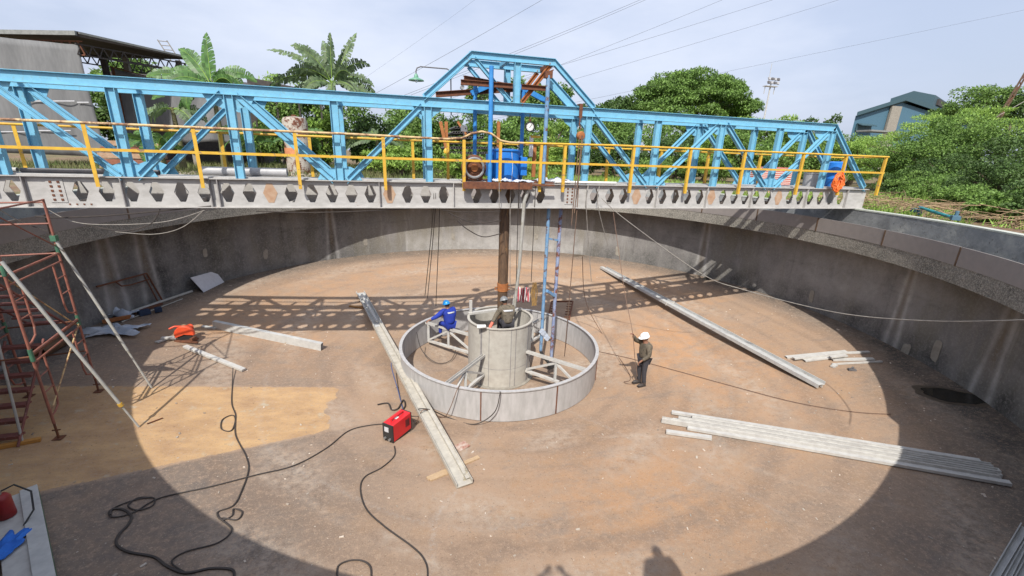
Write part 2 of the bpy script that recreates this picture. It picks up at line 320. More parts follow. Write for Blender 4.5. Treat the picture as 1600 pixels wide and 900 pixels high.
        if smooth: me.polygons.foreach_set('use_smooth', [True] * len(me.polygons)); me.set_sharp_from_angle(angle=math.radians(40))
        o = bpy.data.objects.new(name, me); COL.objects.link(o)
        if parent is not None: o.parent = parent
        else: o.location = base
        ORG[o.name] = base
        if bevel: b = o.modifiers.new('bevel', 'BEVEL'); b.width = bevel; b.segments = 2; b.limit_method = 'ANGLE'
        return o
def tag(o, label=None, cat=None, group=None, kind=None):
    if label: o['label'] = label
    if cat: o['category'] = cat
    if group: o['group'] = group
    if kind: o['kind'] = kind
    return o
def thing(name, label, cat, loc, group=None):
    o = bpy.data.objects.new(name, None); COL.objects.link(o); o.location = V(loc); ORG[o.name] = V(loc); o.empty_display_size = .2
    return tag(o, label, cat, group)
def fast_mesh(name, verts, faces_n, m, parent=None, base=None):   # verts (N*k,3) consecutive polygons of k verts
    k = faces_n; n = len(verts) // k
    if base is None: base = ORG[parent.name] if parent is not None else V((float(verts[:, 0].mean()), float(verts[:, 1].mean()), float(verts[:, 2].min())))
    me = bpy.data.meshes.new(name); me.vertices.add(n * k); me.vertices.foreach_set('co', (verts - np.array(base)).astype(np.float32).ravel())
    me.loops.add(n * k); me.loops.foreach_set('vertex_index', np.arange(n * k, dtype=np.int32)); me.polygons.add(n)
    me.polygons.foreach_set('loop_start', np.arange(0, n * k, k, dtype=np.int32)); me.polygons.foreach_set('loop_total', np.full(n, k, dtype=np.int32))
    me.materials.append(M[m]); me.update(calc_edges=True); me.validate()
    o = bpy.data.objects.new(name, me); COL.objects.link(o)
    if parent is not None: o.parent = parent
    else: o.location = base
    ORG[o.name] = V(base); return o
def leaves(cent, size, normal=None, flat=.0, aspect=.5):   # kite-shaped leaves, cent (n,3)
    n = len(cent); d = rng.normal(size=(n, 3)); d[:, 2] -= .3; d /= np.linalg.norm(d, axis=1)[:, None]
    nn = rng.normal(size=(n, 3)); nn[:, 2] = nn[:, 2] + .6 + flat * 3
    if normal is not None: nn += normal * 1.0
    s_ = np.cross(d, nn); s_ /= np.linalg.norm(s_, axis=1)[:, None] + 1e-6
    sz = (size * rng.uniform(.6, 1.4, n))[:, None]
    return np.stack([cent, cent + d * sz * .45 + s_ * sz * aspect * .5, cent + d * sz, cent + d * sz * .45 - s_ * sz * aspect * .5], 1).reshape(-1, 3)
def clump_points(c, r, n):
    d = rng.normal(size=(n, 3)); d /= np.linalg.norm(d, axis=1)[:, None]; rad = rng.uniform(.55, 1.05, n) ** .6
    return np.array(c) + d * np.array(r) * rad[:, None], d
SEA = (0, 0, 0)
# ================================================================= SETTING
# ground sheet with the tank's hole
mb = MB(); rr = [12.98, 14, 16, 20, 26, 35, 50, 80, 140, 260, 500, 900]; n = 128
for R in rr:
    for i in range(n):
        a = 2 * math.pi * i / n; hz = GZ + (0 if R < 14 else .12 * math.sin(a * 7 + R) * math.sin(a * 3 + R * .4)); mb.v.append((R * math.cos(a), R * math.sin(a), hz))
for j in range(len(rr) - 1):
    for i in range(n): a = j * n + i; b = j * n + (i + 1) % n; mb.f.append((a, b, b + n, a + n)); mb.mi.append(0)
tag(mb.build('ground', 'ground'), kind='structure')
# tank floor
NR, NA = 190, 620
rs = np.linspace(0.02, 12.73, NR); an = np.linspace(0, 2 * math.pi, NA, endpoint=False)
RR, AA = np.meshgrid(rs, an, indexing='ij'); XX, YY = RR * np.cos(AA), RR * np.sin(AA)
vs = np.stack([XX, YY, SL * RR], -1).reshape(-1, 3)
me = bpy.data.meshes.new('tank_floor'); idx = np.arange(NR * NA).reshape(NR, NA); nx = np.roll(idx, -1, 1)
fs = np.stack([idx[:-1], idx[1:], nx[1:], nx[:-1]], -1).reshape(-1, 4); me.from_pydata(vs.tolist(), [], fs.tolist() + [tuple(range(NA))])
me.materials.append(M['floor']); me.polygons.foreach_set('use_smooth', [True] * len(me.polygons))
x, y, r = vs[:, 0], vs[:, 1], RR.ravel(); deg = np.degrees(np.arctan2(y, x))
def ss(v, a, b): t = np.clip((v - a) / (b - a), 0, 1); return t * t * (3 - 2 * t)
wob = .10 * np.sin(y * 4.1) + .04 * np.sin(y * 13 + 1)
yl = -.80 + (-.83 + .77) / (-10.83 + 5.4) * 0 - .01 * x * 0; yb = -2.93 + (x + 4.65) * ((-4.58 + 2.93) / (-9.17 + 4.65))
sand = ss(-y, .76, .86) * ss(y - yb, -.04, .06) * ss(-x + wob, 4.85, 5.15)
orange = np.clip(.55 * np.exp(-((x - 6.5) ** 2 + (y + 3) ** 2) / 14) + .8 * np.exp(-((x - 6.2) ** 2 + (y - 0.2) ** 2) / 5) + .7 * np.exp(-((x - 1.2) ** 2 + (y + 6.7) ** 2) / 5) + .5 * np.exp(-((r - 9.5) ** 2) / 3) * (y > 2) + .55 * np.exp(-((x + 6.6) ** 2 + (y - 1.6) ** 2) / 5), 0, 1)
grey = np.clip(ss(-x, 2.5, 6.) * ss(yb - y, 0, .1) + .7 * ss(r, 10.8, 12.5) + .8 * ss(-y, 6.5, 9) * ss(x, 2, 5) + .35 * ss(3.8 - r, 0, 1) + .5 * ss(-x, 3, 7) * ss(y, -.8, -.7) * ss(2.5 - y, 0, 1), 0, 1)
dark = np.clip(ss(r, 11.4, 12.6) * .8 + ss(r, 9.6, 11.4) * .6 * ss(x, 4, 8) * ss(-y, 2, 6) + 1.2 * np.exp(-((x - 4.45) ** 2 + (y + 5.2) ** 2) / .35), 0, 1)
crack = .55 * np.clip(np.exp(-((r - 6.9 - .1 * np.sin(AA.ravel() * 9)) / .045) ** 2) * .5 * (y < 0) + np.exp(-((r - 5.5) / .03) ** 2) * .35 + np.exp(-((np.abs(deg + 112 + .8 * np.sin(r * 3)) * r / 57) / .05) ** 2) * .7 + np.exp(-((np.abs(deg + 66 + .6 * np.sin(r * 2.3)) * r / 57) / .05) ** 2) * .4, 0, 1)
ang_ = AA.ravel()
band = sum(np.sin(r * f_ + ph + 1.4 * np.sin(ang_ * k_ + ph * 2)) for f_, k_, ph in ((1.7, 3, .5), (3.3, 5, 2.), (6.1, 4, 4.), (11, 7, 1.))) / 2.4
pale = np.clip(np.sin(r * 2.3 + 2 * np.sin(ang_ * 2 + 1)) * np.sin(ang_ * 6 + r), 0, 1) * .9 + .8 * np.exp(-((x - 3.4) ** 2 + (y + .6) ** 2) / .9)
for (x0_, y0_, x1_, y1_, w_, a_) in ((-3.5, -6.5, -1.0, -9.5, .05, .9), (3, -5.5, 6, -9, .04, .7), (5, -1, 9, -3, .04, .7), (-6, -4.5, -2, -8, .03, .8), (0, 5, 4, 7.5, .06, .8), (-5, 4, -1, 8, .05, .7), (1.5, -4.5, 6.5, -6.2, .03, .9), (-7.5, 3.5, -4, 6.5, .05, .6), (7, 1, 9.5, 4, .05, .7)):
    dx_, dy_ = x1_ - x0_, y1_ - y0_; L2_ = dx_ * dx_ + dy_ * dy_; t_ = np.clip(((x - x0_) * dx_ + (y - y0_) * dy_) / L2_, 0, 1); d2_ = (x - x0_ - t_ * dx_) ** 2 + (y - y0_ - t_ * dy_ - .12 * np.sin(t_ * 9)) ** 2; pale += a_ * np.exp(-d2_ / (w_ * w_ * 4))
smudge = sum(np.exp(-(((x - a_) * math.cos(c_) + (y - b_) * math.sin(c_)) ** 2 / 1.1 + ((y - b_) * math.cos(c_) - (x - a_) * math.sin(c_)) ** 2 / .12)) for a_, b_, c_ in ((1.2, -4.6, .2), (2.9, -4.2, -.3), (-2.2, -7.3, .5), (5.2, 1.5, .8), (-3.6, 1.2, 1.2), (0.2, -4.2, .1), (-5.0, -5.0, .3)))
band = np.clip(np.clip(band, 0, 1) * .75 + smudge, 0, 1); pale = np.clip(pale, 0, 1)
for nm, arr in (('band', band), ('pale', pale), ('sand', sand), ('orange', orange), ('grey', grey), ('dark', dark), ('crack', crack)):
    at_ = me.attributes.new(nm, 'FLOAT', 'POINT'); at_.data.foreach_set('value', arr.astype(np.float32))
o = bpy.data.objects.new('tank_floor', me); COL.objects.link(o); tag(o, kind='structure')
# tank: wall, launder, weir panels
tank = thing('concrete_tank', 'large round concrete clarifier tank with stained grey wall and projecting launder channel', 'tank', (0, 0, 0))
NA, NZ = 1800, 40; an = np.linspace(0, 2 * math.pi, NA, endpoint=False); z0 = SL * R_W - .05; zz = np.linspace(z0, 4.42, NZ)
AA, ZZ = np.meshgrid(an, zz, indexing='ij'); RX = R_W
prof_v = np.stack([RX * np.cos(AA), RX * np.sin(AA), ZZ], -1).reshape(-1, 3); idx = np.arange(NA * NZ).reshape(NA, NZ); nx = np.roll(idx, -1, 0)
fs = np.stack([idx[:, :-1], idx[:, 1:], nx[:, 1:], nx[:, :-1]], -1).reshape(-1, 4)
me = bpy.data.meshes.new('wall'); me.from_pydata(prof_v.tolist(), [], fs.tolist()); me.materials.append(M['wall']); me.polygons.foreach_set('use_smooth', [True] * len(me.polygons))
A_, Z_ = np.degrees(AA.ravel()), ZZ.ravel(); A_ = np.where(A_ > 180, A_ - 360, A_)
def wa(u, v): p = CY(u, v, R_W); return math.degrees(math.atan2(p.y, p.x))
light = np.zeros_like(A_); brown = np.zeros_like(A_); darkw = .75 * ss(2.7 - Z_, 0, .9) * (A_ < 62) + .95 * (A_ > 100) * ss(A_, 100, 122) * (1 - .2 * np.sin(A_ / 5)) + .35 * (A_ < 60) * ss(60 - A_, 0, 15) + .3 * ss(Z_, 3.6, 4.4)  # shaded wall zones painted darker in the colour, along with stains
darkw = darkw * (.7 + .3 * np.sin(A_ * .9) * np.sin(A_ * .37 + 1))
for (u, v, wd) in ((518, 370, 1.1), (1100, 385, 1.0), (1545, 580, 1.2), (225, 400, 1.2), (165, 400, 1.4), (1412, 470, .8)):
    a0 = wa(u, v); dd = A_ - a0
    for s_ in (-1, 1):
        off = s_ * wd * (.45 + .9 * (4.4 - Z_) / 3 * .8); light += .6 * np.exp(-((dd - off) / (.38 + .1 * np.sin(Z_ * 4))) ** 2)
    brown += .8 * np.exp(-(dd / (wd * .5)) ** 2) * ss(Z_, 1.6, 3) * .8
light += .5 * ss(2.9 - Z_, 0, 1) * (np.abs(A_ - 78) < 24) + .35 * ss(Z_, 2.2, 3.) * np.exp(-((A_ + 5) / 14) ** 2)  # far wall painted lighter where the sun reaches below the launder's shadow
joint = np.clip(sum(np.exp(-((A_ - a_) / .07) ** 2) for a_ in range(-175, 185, 18)) * .3 + .35 * np.exp(-((Z_ - 3.35 - .03 * np.sin(A_)) / .03) ** 2) * (np.sin(A_ * .31) > -.2), 0, 1)
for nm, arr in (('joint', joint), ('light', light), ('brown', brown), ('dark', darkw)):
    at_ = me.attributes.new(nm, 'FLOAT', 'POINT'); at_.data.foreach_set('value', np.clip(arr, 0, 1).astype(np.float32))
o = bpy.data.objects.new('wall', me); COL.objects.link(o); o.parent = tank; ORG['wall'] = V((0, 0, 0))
mb = MB(); mb.lathe((0, 0, 0), [(R_L, 4.42), (R_L, 4.90), (R_L + .18, 4.90), (R_L + .18, 4.62), (R_W - .001, 4.62), (R_W + .1, 4.42)], 240); mb.build('launder', 'face', tank, True)
mb = MB(); mb.lathe((0, 0, 0), [(R_W, 4.60), (R_W, 5.66), (R_W + .26, 5.66), (R_W + .26, 4.60)], 240); mb.build('upper_wall', 'inner', tank, True)
mb = MB(); mb.lathe((0, 0, 0), [(R_W - .012, 5.658), (R_W - .012, 5.70), (R_W + .275, 5.70), (R_W + .275, 5.658)], 240); mb.build('rim_cap', 'rimtop', tank, True)
# weir panels on the far arc (12 degrees each)
k = -27.5 - 12.7 * 2
while k < 178:
    a0, a1 = math.radians(k + .12), math.radians(k + 12.58); mb = MB()
    mb.lathe((0, 0, 0), [(R_L - .012, 4.86), (R_L - .012, 5.33), (R_L + .02, 5.33), (R_L + .02, 4.903), (R_L - .003, 4.903), (R_L - .003, 4.86)], 14, a0=a0, a1=a1); mb.build('weir_panel', 'panel', tank, True)
    mb = MB(); a = math.radians(k); R2 = R_L - .015; mb.box((R2 * math.cos(a), R2 * math.sin(a), 5.09), (.012, .05, .47), a); mb.build('joint_strip', 'shaft', tank)
    k += 12.7
# bolted repair patches and pale scars on the wall
for u, v, w_, h_ in ((415, 397, .22, .4), (571, 378, .25, .35), (708, 370, .22, .38), (838, 370, .2, .4), (965, 393, .24, .5), (1268, 463, .22, .42), (1415, 548, .25, .5), (1463, 548, .3, .55), (320, 395, .2, .3)):
    p = CY(u, v, R_W - .006); a = math.atan2(p.y, p.x); mb = MB(); o2 = []
    for i in range(12):
        t = 2 * math.pi * i / 12; rr_ = 1 + .18 * math.sin(i * 5.1 + u); sx = w_ / 2 * max(-1, min(1, 1.3 * math.cos(t))) * rr_; sz = h_ / 2 * max(-1, min(1, 1.3 * math.sin(t))) * rr_
        o2.append(V((p.x - math.sin(a) * sx, p.y + math.cos(a) * sx, p.z + sz)))
    nrm = V((-math.cos(a), -math.sin(a), 0)); mb.add(o2 + [q + nrm * .012 for q in o2], [tuple(range(12))[::-1], tuple(range(12, 24))] + [(i, (i + 1) % 12, 12 + (i + 1) % 12, 12 + i) for i in range(12)]); mb.build('wall_patch', 'conc', tank)
# sump (dark puddle hole) and drains
def blob(c, rx, ry, rz, z_off, name, m, label, cat, seed=0, kind=None):
    mb = MB(); c = V(c); n = 40; pts = []
    for i in range(n):
        t = 2 * math.pi * i / n; k_ = 1 + .07 * math.sin(3 * t + seed) + .05 * math.sin(7 * t + seed * 2); px, py = rx * k_ * math.cos(t), ry * k_ * math.sin(t)
        x_, y_ = c.x + px * math.cos(rz) - py * math.sin(rz), c.y + px * math.sin(rz) + py * math.cos(rz); pts.append(V((x_, y_, fz(x_, y_) + z_off)))
    cc = V((c.x, c.y, fz(c.x, c.y) + z_off)); mb.add(pts + [cc], [(i, (i + 1) % n, n) for i in range(n)]); o = mb.build(name, m); return tag(o, label, cat, kind=kind)
M['water'] = mat('black_water', (.012, .011, .009), (.02, .018, .014), .08, bump=.02, bscale=5)
M['wet'] = mat('wet_stain', (.07, .055, .04), (.11, .085, .06), .5, bump=.1)
p = F(1489, 619); blob(p, .80, .47, math.radians(-48), .005, 'puddle', 'wet', None, None, 1, 'structure'); blob(p, .62, .36, math.radians(-48), .008, 'puddle', 'water', None, None, 1, 'structure')
p = F(1107, 435); blob(p, .28, .2, 0, .008, 'puddle', 'water', None, None, 2, 'structure')
p = F(905, 399); blob(p, .45, .16, 0, .008, 'puddle', 'wet', None, None, 2, 'structure')
# ================================================================= BRIDGE
YF, YB = -.70, .35; TF, TB = -.73, .32          # truss planes
br = thing('truss_bridge', 'long light blue steel truss bridge on pale castellated girders spanning the round tank', 'bridge', (0, -.17, 5.70))
def girder(y0, holes, filled, stiff, front):
    g0 = MB()
    t = .014; zb, zt, zc = 5.722, 6.362, 6.05
    xs = sorted(holes); edges = [-13.1]
    for a, b in zip(xs[:-1], xs[1:]):
        if b - a > .56: edges += [a + .23, b - .23]
        else: edges.append((a + b) / 2)
    edges = [-13.1, xs[0] - .23] + edges[1:] + [xs[-1] + .23, 13.12]; edges = sorted(set(round(e, 4) for e in edges))
    for e0, e1 in zip(edges[:-1], edges[1:]):
        h = [x_ for x_ in xs if e0 < x_ < e1]
        if not h: g0.box(((e0 + e1) / 2, y0, (zb + zt) / 2), (e1 - e0, t, zt - zb)); continue
        c = h[0]; H = [(c - .15, zc), (c - .055, zc + .22), (c + .055, zc + .22), (c + .15, zc), (c + .055, zc - .22), (c - .055, zc - .22)]
        quads = [[(e0, zb), H[5], H[0], (e0, zc)], [(e0, zc), H[0], H[1], (e0, zt)], [(e0, zt), H[1], H[2], (e1, zt)], [(e1, zt), H[2], H[3], (e1, zc)], [(e1, zc), H[3], H[4], (e1, zb)], [(e1, zb), H[4], H[5], (e0, zb)]]
        for q in quads:
            for yy in (y0 - t / 2, y0 + t / 2): g0.add([(a, yy, b) for a, b in q], [(0, 1, 2, 3)])
        for i in range(6):
            a, b = H[i], H[(i + 1) % 6]; g0.add([(a[0], y0 - t / 2, a[1]), (b[0], y0 - t / 2, b[1]), (b[0], y0 + t / 2, b[1]), (a[0], y0 + t / 2, a[1])], [(0, 1, 2, 3)])
    g0.box((0, y0, 6.372), (26.22, .2, .02)); g0.box((0, y0, 5.711), (26.22, .2, .022))
    G = g0.build('girder', 'girder', br)
    for s_ in stiff: m2 = MB(); m2.box((s_, y0 - .052, 6.04), (.02, .08, .636)); m2.build('stiffener', 'gdark' if s_ < -2 else 'girder', G)
    for f in filled: m2 = MB(); m2.add([(f + dx, y0 - .009, 6.05 + dz) for dx, dz in ((-.16, 0), (-.06, .23), (.06, .23), (.16, 0), (.06, -.23), (-.06, -.23))] + [(f + dx, y0 - .013, 6.05 + dz) for dx, dz in ((-.16, 0), (-.06, .23), (.06, .23), (.16, 0), (.06, -.23), (-.06, -.23))], [(0, 1, 2, 3, 4, 5), (6, 7, 8, 9, 10, 11)[::-1]] + [(i, (i + 1) % 6, 6 + (i + 1) % 6, 6 + i) for i in range(6)]); m2.build('hole_cover', 'rustfill', G)
    if front:
        for xc in (-10.22, 1.8):
            m2 = MB(); m2.cur = 0; m2.box((xc, y0 - .014, 6.06), (.30, .014, .5))
            m2.cur = 1
            for i in range(5):
                for dx in (-.07, .07): m2.box((xc + dx, y0 - .026, 5.87 + i * .095), (.045, .014, .045))
            m2.build('splice_plate', ['girder', 'rust'], G)
        m2 = MB()
        for i in range(4): m2.box((-10.05 + i * .13, y0 - .012, 5.77), (.03, .012, .03))
        m2.build('bolt_row', 'rust', G)
    return G
holesF = [-12.8, -12.35, -11.9, -11.45, -11.0, -9.8, -9.32, -8.85, -8.37, -7.88, -7.41, -6.94, -6.47, -6.02, -5.56, -5.09, -4.62, -4.16, -3.70, -3.23, -2.77, -2.30, -1.83, -.94, -.44, .02, .46, .90, 2.58, 3.08, 3.53, 3.97, 4.42, 4.87, 5.32, 5.76, 6.21, 6.65, 7.08, 7.52, 7.95, 8.38, 8.86, 9.30, 9.76, 10.2, 10.64, 11.09, 11.54, 11.98]
girder(YF, holesF, [-6.02, -3.23, 3.97, 6.65, 9.30], [-10.74, -8.99, -7.1, -5.1 + .235 - 2.4 + 2.4 * 0, -3.47, -1.57, 2.32, 4.64, 6.43, 8.16, 10.42, 12.2], True)
girder(YB, [round(-12.6 + .505 * i, 3) for i in range(23)] + [round(-.9 + .49 * i, 3) for i in range(28)], [], [-10.0, -6, -2, 2.2, 6, 10], False)
# deck
mb = MB(); mb.box((-7.2, -.39, 6.40), (11.7, .58, .03)); mb.box((-.7, -.175, 6.40), (1.2, .82, .03)); mb.box((6.9, -.175, 6.40), (12.3, .82, .03)); mb.build('deck_plate', 'girder', br)
mb = MB(); mb.box((0.3, -.17, 6.405), (1.9, 1.25, .04)); mb.prof((-1.35, -1.0, 6.33), (.55, -1.0, 6.33), [(-.03, -.09), (.03, -.09), (.03, .075), (-.03, .075)]); mb.bar((.55, -1.0, 6.36), (1.2, -1.0, 6.36), .05, .05)
mb.bar((-1.3, -1.0, 6.37), (-1.3, -.8, 6.37), .06, .06); mb.bar((.5, -1.0, 6.37), (.5, -.8, 6.37), .06, .06); mb.box((-.4, -.9, 6.405), (1.8, .2, .02)); mb.build('drive_platform', 'rust', br)
# cross bracing between girders
for xb in np.arange(-12.2, 12.5, 2.2): mb = MB(); mb.bar((xb, YF + .02, 5.80), (xb, YB - .02, 5.80), .08, .08); mb.build('cross_member', 'girder', br)
for xb in np.arange(-12.6, -1.6, 1.1): mb = MB(); mb.bar((xb, -.11, 6.378), (xb, .33, 6.378), .06, .04); mb.build('deck_bar', 'girder', br)
for y0 in (TF, TB):
    nm = dict(p=br)
    mb = MB(); mb.hbeam((-13.3, y0, 8.32), (11.02, y0, 8.32), .13, .23, .012, up=(0, 0, 1)); mb.build('top_chord', 'blue', br)
    mb = MB(); mb.hbeam((10.98, y0, 8.32), (12.92, y0, 6.40), .13, .2, .012, up=(0, 0, 1)); mb.build('end_post', 'blue', br)
    for k in range(-6, 6):
        xk = 2.2 * k if k != 5 else 10.93
        if k in (0,): continue
        mb = MB(); mb.hbeam((xk, y0, 6.385), (xk, y0, 8.205), .125, .18, .012, up=(1, 0, 0)); mb.build('vertical_post', 'blue', br)
    for a, b in ((-6, -5), (-4, -5), (-4, -3), (-2, -3) if 0 else (-2, -3), (0, 0)):
        pass
    for xt, xb in ((-11, -8.8), (-6.6, -8.8), (-6.6, -4.4), (-2.2, -4.4), (2.2, 4.4), (6.6, 4.4), (6.6, 8.8), (10.93, 8.8)):
        s_ = 1 if xb > xt else -1
        mb = MB(); mb.hbeam((xt + s_ * .17, y0 + .003, 8.203), (xb - s_ * .17, y0 + .003, 6.39), .12, .17, .012, up=(0, 0, 1)); mb.build('diagonal', 'blue', br)
    for xg, top in ((-8.8, 0), (-4.4, 0), (4.4, 0), (8.8, 0), (-6.6, 1), (-2.2, 1), (2.2, 1), (6.6, 1), (10.7, 1), (-11, 1)):
        z_ = 8.208 if top else 6.39; s_ = -1 if top else 1; mb = MB(); pts = [(-.52, 0), (-.44, .16), (-.16, .29), (.16, .29), (.44, .16), (.52, 0)]
        if abs(xg) == 2.2: pts = [(-.36, 0), (-.3, .1), (-.08, .24), (.08, .24), (.3, .1), (.36, 0)]
        mb.add([(xg + a, yy, z_ + s_ * b) for yy in (y0 + .012, y0 + .024) for a, b in pts], [tuple(range(6)), tuple(range(6, 12))] + [(i, (i + 1) % 6, 6 + (i + 1) % 6, 6 + i) for i in range(6)])
        mb.build('gusset_plate', 'rust2' if (y0 == YF and xg in (2.2, 6.6)) or xg == 4.4 and y0 == YB else 'blue', br)
    # portal above the drive
    mb = MB(); pth = [(-2.28, 8.43), (-1.1, 9.47), (1.1, 9.47), (2.33, 8.43)]
    for (x0, z0_), (x1, z1_) in zip(pth[:-1], pth[1:]): mb.hbeam((x0, y0, z0_), (x1, y0, z1_), .12, .17, .012, up=(0, 0, 1))
    for x_, z_ in pth[1:3]: mb.box((x_, y0, z_), (.10, .022, .15))
    mb.build('portal_arch', 'blue', br)
    mb = MB(); mb.hbeam((.1, y0, 8.44), (.1, y0, 9.39), .12, .17, .012, up=(1, 0, 0)); mb.build('portal_post', 'blue', br)
    mb = MB(); mb.hbeam((-1.0, y0 + .004, 9.38), (-.05, y0 + .004, 8.45), .10, .13, .01, up=(0, 0, 1)); mb.build('portal_diagonal', 'blue', br)
    mb = MB(); mb.hbeam((.98, y0 + .004, 9.38), (.25, y0 + .004, 8.45), .10, .14, .01, up=(0, 0, 1)); mb.build('portal_diagonal', 'rust2', br)
for (x_, z_, m_) in ((-1.08, 9.47, 'blue'), (1.08, 9.45, 'rust'), (-.1, 9.47, 'blue')): mb = MB(); mb.bar((x_, TF + .065, z_), (x_, TB - .065, z_), .1, .1); mb.build('portal_tie', m_, br)
for k in (-5, -4, -3, -2, -1, 1, 2, 3, 4, 5): mb = MB(); mb.bar((2.2 * k, TF + .065, 8.38), (2.2 * k, TB - .065, 8.38), .09, .07); mb.build('top_tie', 'blue' if k not in (3, 4) else 'rust2', br)
# handrails
def rail(y0, posts, z0_, zt, zm, x0, x1, bulge, mats):
    hr = bpy.data.objects.new('handrail', None)
    a = MB()
    if bulge:
        a.tube([(x0, y0, zt), (-4.0, y0, zt), (-1.75, y0, zt - .02), (-1.35, y0, zt + .02), (-1.12, y0, zt + .14), (-.85, y0, zt + .2), (-.6, y0, zt + .16), (-.35, y0, zt), (-.1, y0, zt - .04), (.3, y0, zt - .04)], .028, 10); H = a.build('top_rail', 'rail', br, True)
        a = MB(); a.tube([(.3, y0, zt - .04), (3, y0, zt), (x1, y0, zt)], .029, 10); a.build('top_rail', 'yellow', br, True)
    else: a.tube([(x0, y0, zt), (x1, y0, zt)], .028, 10); H = a.build('top_rail', 'yellow', br, True)
    a = MB(); a.bar((x0, y0 + .0, zm), (x1, y0 + .0, zm), .012, .06); a.bar((x0, y0 + .03, zm + .024), (x1, y0 + .03, zm + .024), .05, .008); a.build('mid_rail', 'yellow', br)
    for p_ in posts: a = MB(); a.prof((p_, y0 + .03, z0_), (p_, y0 + .03, zt - .02), [(-.038, -.038), (.038, -.038), (.038, -.030), (-.030, -.030), (-.030, .038), (-.038, .038)], up=(1, 0, 0)); a.build('rail_post', 'yellow', br)
rail(-.93, [-11.35, -9.33, -7.34, -5.29, -3.31, -1.31, -.34, .80, 1.49, 3.60, 5.50, 7.46, 9.75, 11.55, 13.33], 6.17, 7.48, 6.95, -13.3, 13.4, True, None)
rail(.56, [Y(u, v, .56).x for u, v in ((22, 200), (195, 215), (345, 215), (484, 225), (645, 235), (700, 240), (855, 245), (951, 240), (1033, 250), (1108, 245), (1190, 245), (1256, 250), (1319, 250))], 6.3, 7.43, 6.92, -13.3, 13.4, False, None)
mb = MB(); mb.tube([(13.4, -.93, 7.48), (13.4, .56, 7.43)], .026, 10); mb.bar((13.38, -.93, 6.95), (13.38, .56, 6.92), .05, .012); mb.build('end_rail', 'yellow', br, True)
# gooseneck lamp on the back truss
ln = thing('lamp_post', 'green enamel shade lamp on a thin gooseneck pipe above the bridge', 'lamp', Y(703, 176, .44))
p0, p1 = Y(705, 180, .44), Y(700, 116, .44); p1 = V((p0.x, .44, p1.z)); tip = Y(650, 112, .44)
mb = MB(); arc = [p0, p1, p1 + V((-.03, 0, .09)), p1 + V((-.10, 0, .13)), V((tip.x + .12, .44, p1.z + .13)), V((tip.x + .03, .44, p1.z + .09)), V((tip.x, .44, p1.z + .02)), V((tip.x, .44, p1.z - .06))]; mb.tube(arc, .016, 8); mb.build('pole', 'pipeg', ln, True)
mb = MB(); mb.lathe((tip.x, .44, p1.z - .22), [(.03, .17), (.055, .12), (.06, .08), (.2, .02), (.21, 0), (.19, 0), (.05, .06), (.02, .15)], 24); mb.build('lamp_shade', 'lamp', ln, True)
mb = MB(); mb.ell((tip.x, .44, p1.z - .21), (.045, .045, .06)); mb.build('bulb', 'white', ln, True)
# ================================================================= things on the bridge
# drive unit (blue housing) , motor, shaft
dv = thing('drive_unit', 'bright blue cylindrical gearbox housing with square side boxes in the middle of the bridge', 'gearbox', (.17, -.17, 6.425))
gx, gt = -.02, .84
mb = MB(); mb.lathe((gx, -.17, 6.43), [(0, .0), (.42, 0), (.42, .03), (.40, .04), (.40, gt - .05), (.43, gt - .04), (.43, gt), (.2, gt + .02), (0, gt + .02)], 40); mb.build('housing', 'drum', dv, True)
mb = MB(); mb.box((gx + .50, -.2, 6.83), (.18, .4, .5)); mb.build('side_box', 'drum', dv, bevel=.01); mb = MB(); mb.box((gx - .45, -.12, 6.83), (.12, .4, .6)); mb.build('side_box', 'drum', dv, bevel=.01)
for i in range(10): a = i * math.pi / 5; mb = MB(); mb.tube([(gx + .37 * math.cos(a), -.17 + .37 * math.sin(a), 6.43 + gt), (gx + .37 * math.cos(a), -.17 + .37 * math.sin(a), 6.47 + gt)], .018, 6); mb.build('bolt', 'metal', dv)
mb = MB(); mb.tube([(gx + .1, -.575, 6.45), (gx + .12, -.577, 6.8), (gx + .08, -.58, 7.2)], .006, 6); mb.build('drip_line', 'white', dv)
mo = thing('rusty_motor', 'rusty round flanged motor lying behind the yellow rail left of the blue gearbox', 'motor', (-1.0, -.6, 6.425))
mb = MB(); mb.lathe((-1.0, -.72, 6.765), [(0, 0), (.16, 0), (.16, .03), (.30, .03), (.34, .06), (.34, .14), (.26, .16), (.26, .55), (.2, .6), (0, .6)], 32, ax='y'); mb.build('casing', 'rust', mo, True)
mb = MB(); mb.lathe((-1.0, -.76, 6.765), [(0, 0), (.10, 0), (.10, .05), (0, .05)], 24, ax='y'); mb.build('hub', 'rust2', mo, True)
mb = MB(); mb.lathe((-1.0, -.735, 6.765), [(.22, 0), (.25, -.01), (.28, 0), (.28, .02), (.22, .02)], 32, ax='y'); mb.build('ring_flange', 'metal', mo, True)
for i in range(8): a = i * math.pi / 4 + .3; mb = MB(); mb.tube([(-1.0 + .31 * math.cos(a), -.70, 6.765 + .31 * math.sin(a)), (-1.0 + .31 * math.cos(a), -.67, 6.765 + .31 * math.sin(a))], .02, 6); mb.build('bolt', 'pipeg', mo)
mb = MB(); mb.box((-1.0, -.35, 6.475), (.5, .5, .09)); mb.build('foot', 'rust', mo)
sh = thing('drive_shaft', 'dark brown rusty vertical shaft hanging from bridge into the central cylinder', 'shaft', (0.04, -.05, 2.0))
mb = MB(); mb.tube([(0.04, -.05, 1.6), (0.04, -.05, 6.4)], .155, 28); mb.build('shaft_tube', 'shaft', sh, True)
mb = MB(); mb.tube([(0.04, -.05, 3.05), (0.04, -.05, 3.3)], .175, 28); mb.build('clamp_band', 'rust2', sh, True)
for s_ in (-1, 1): mb = MB(); mb.lathe((.04 + s_ * .2, -.05, 3.12), [(.035, -.01), (.06, -.01), (.06, .01), (.035, .01)], 12, ax='y'); mb.build('lug', 'rust2', sh)
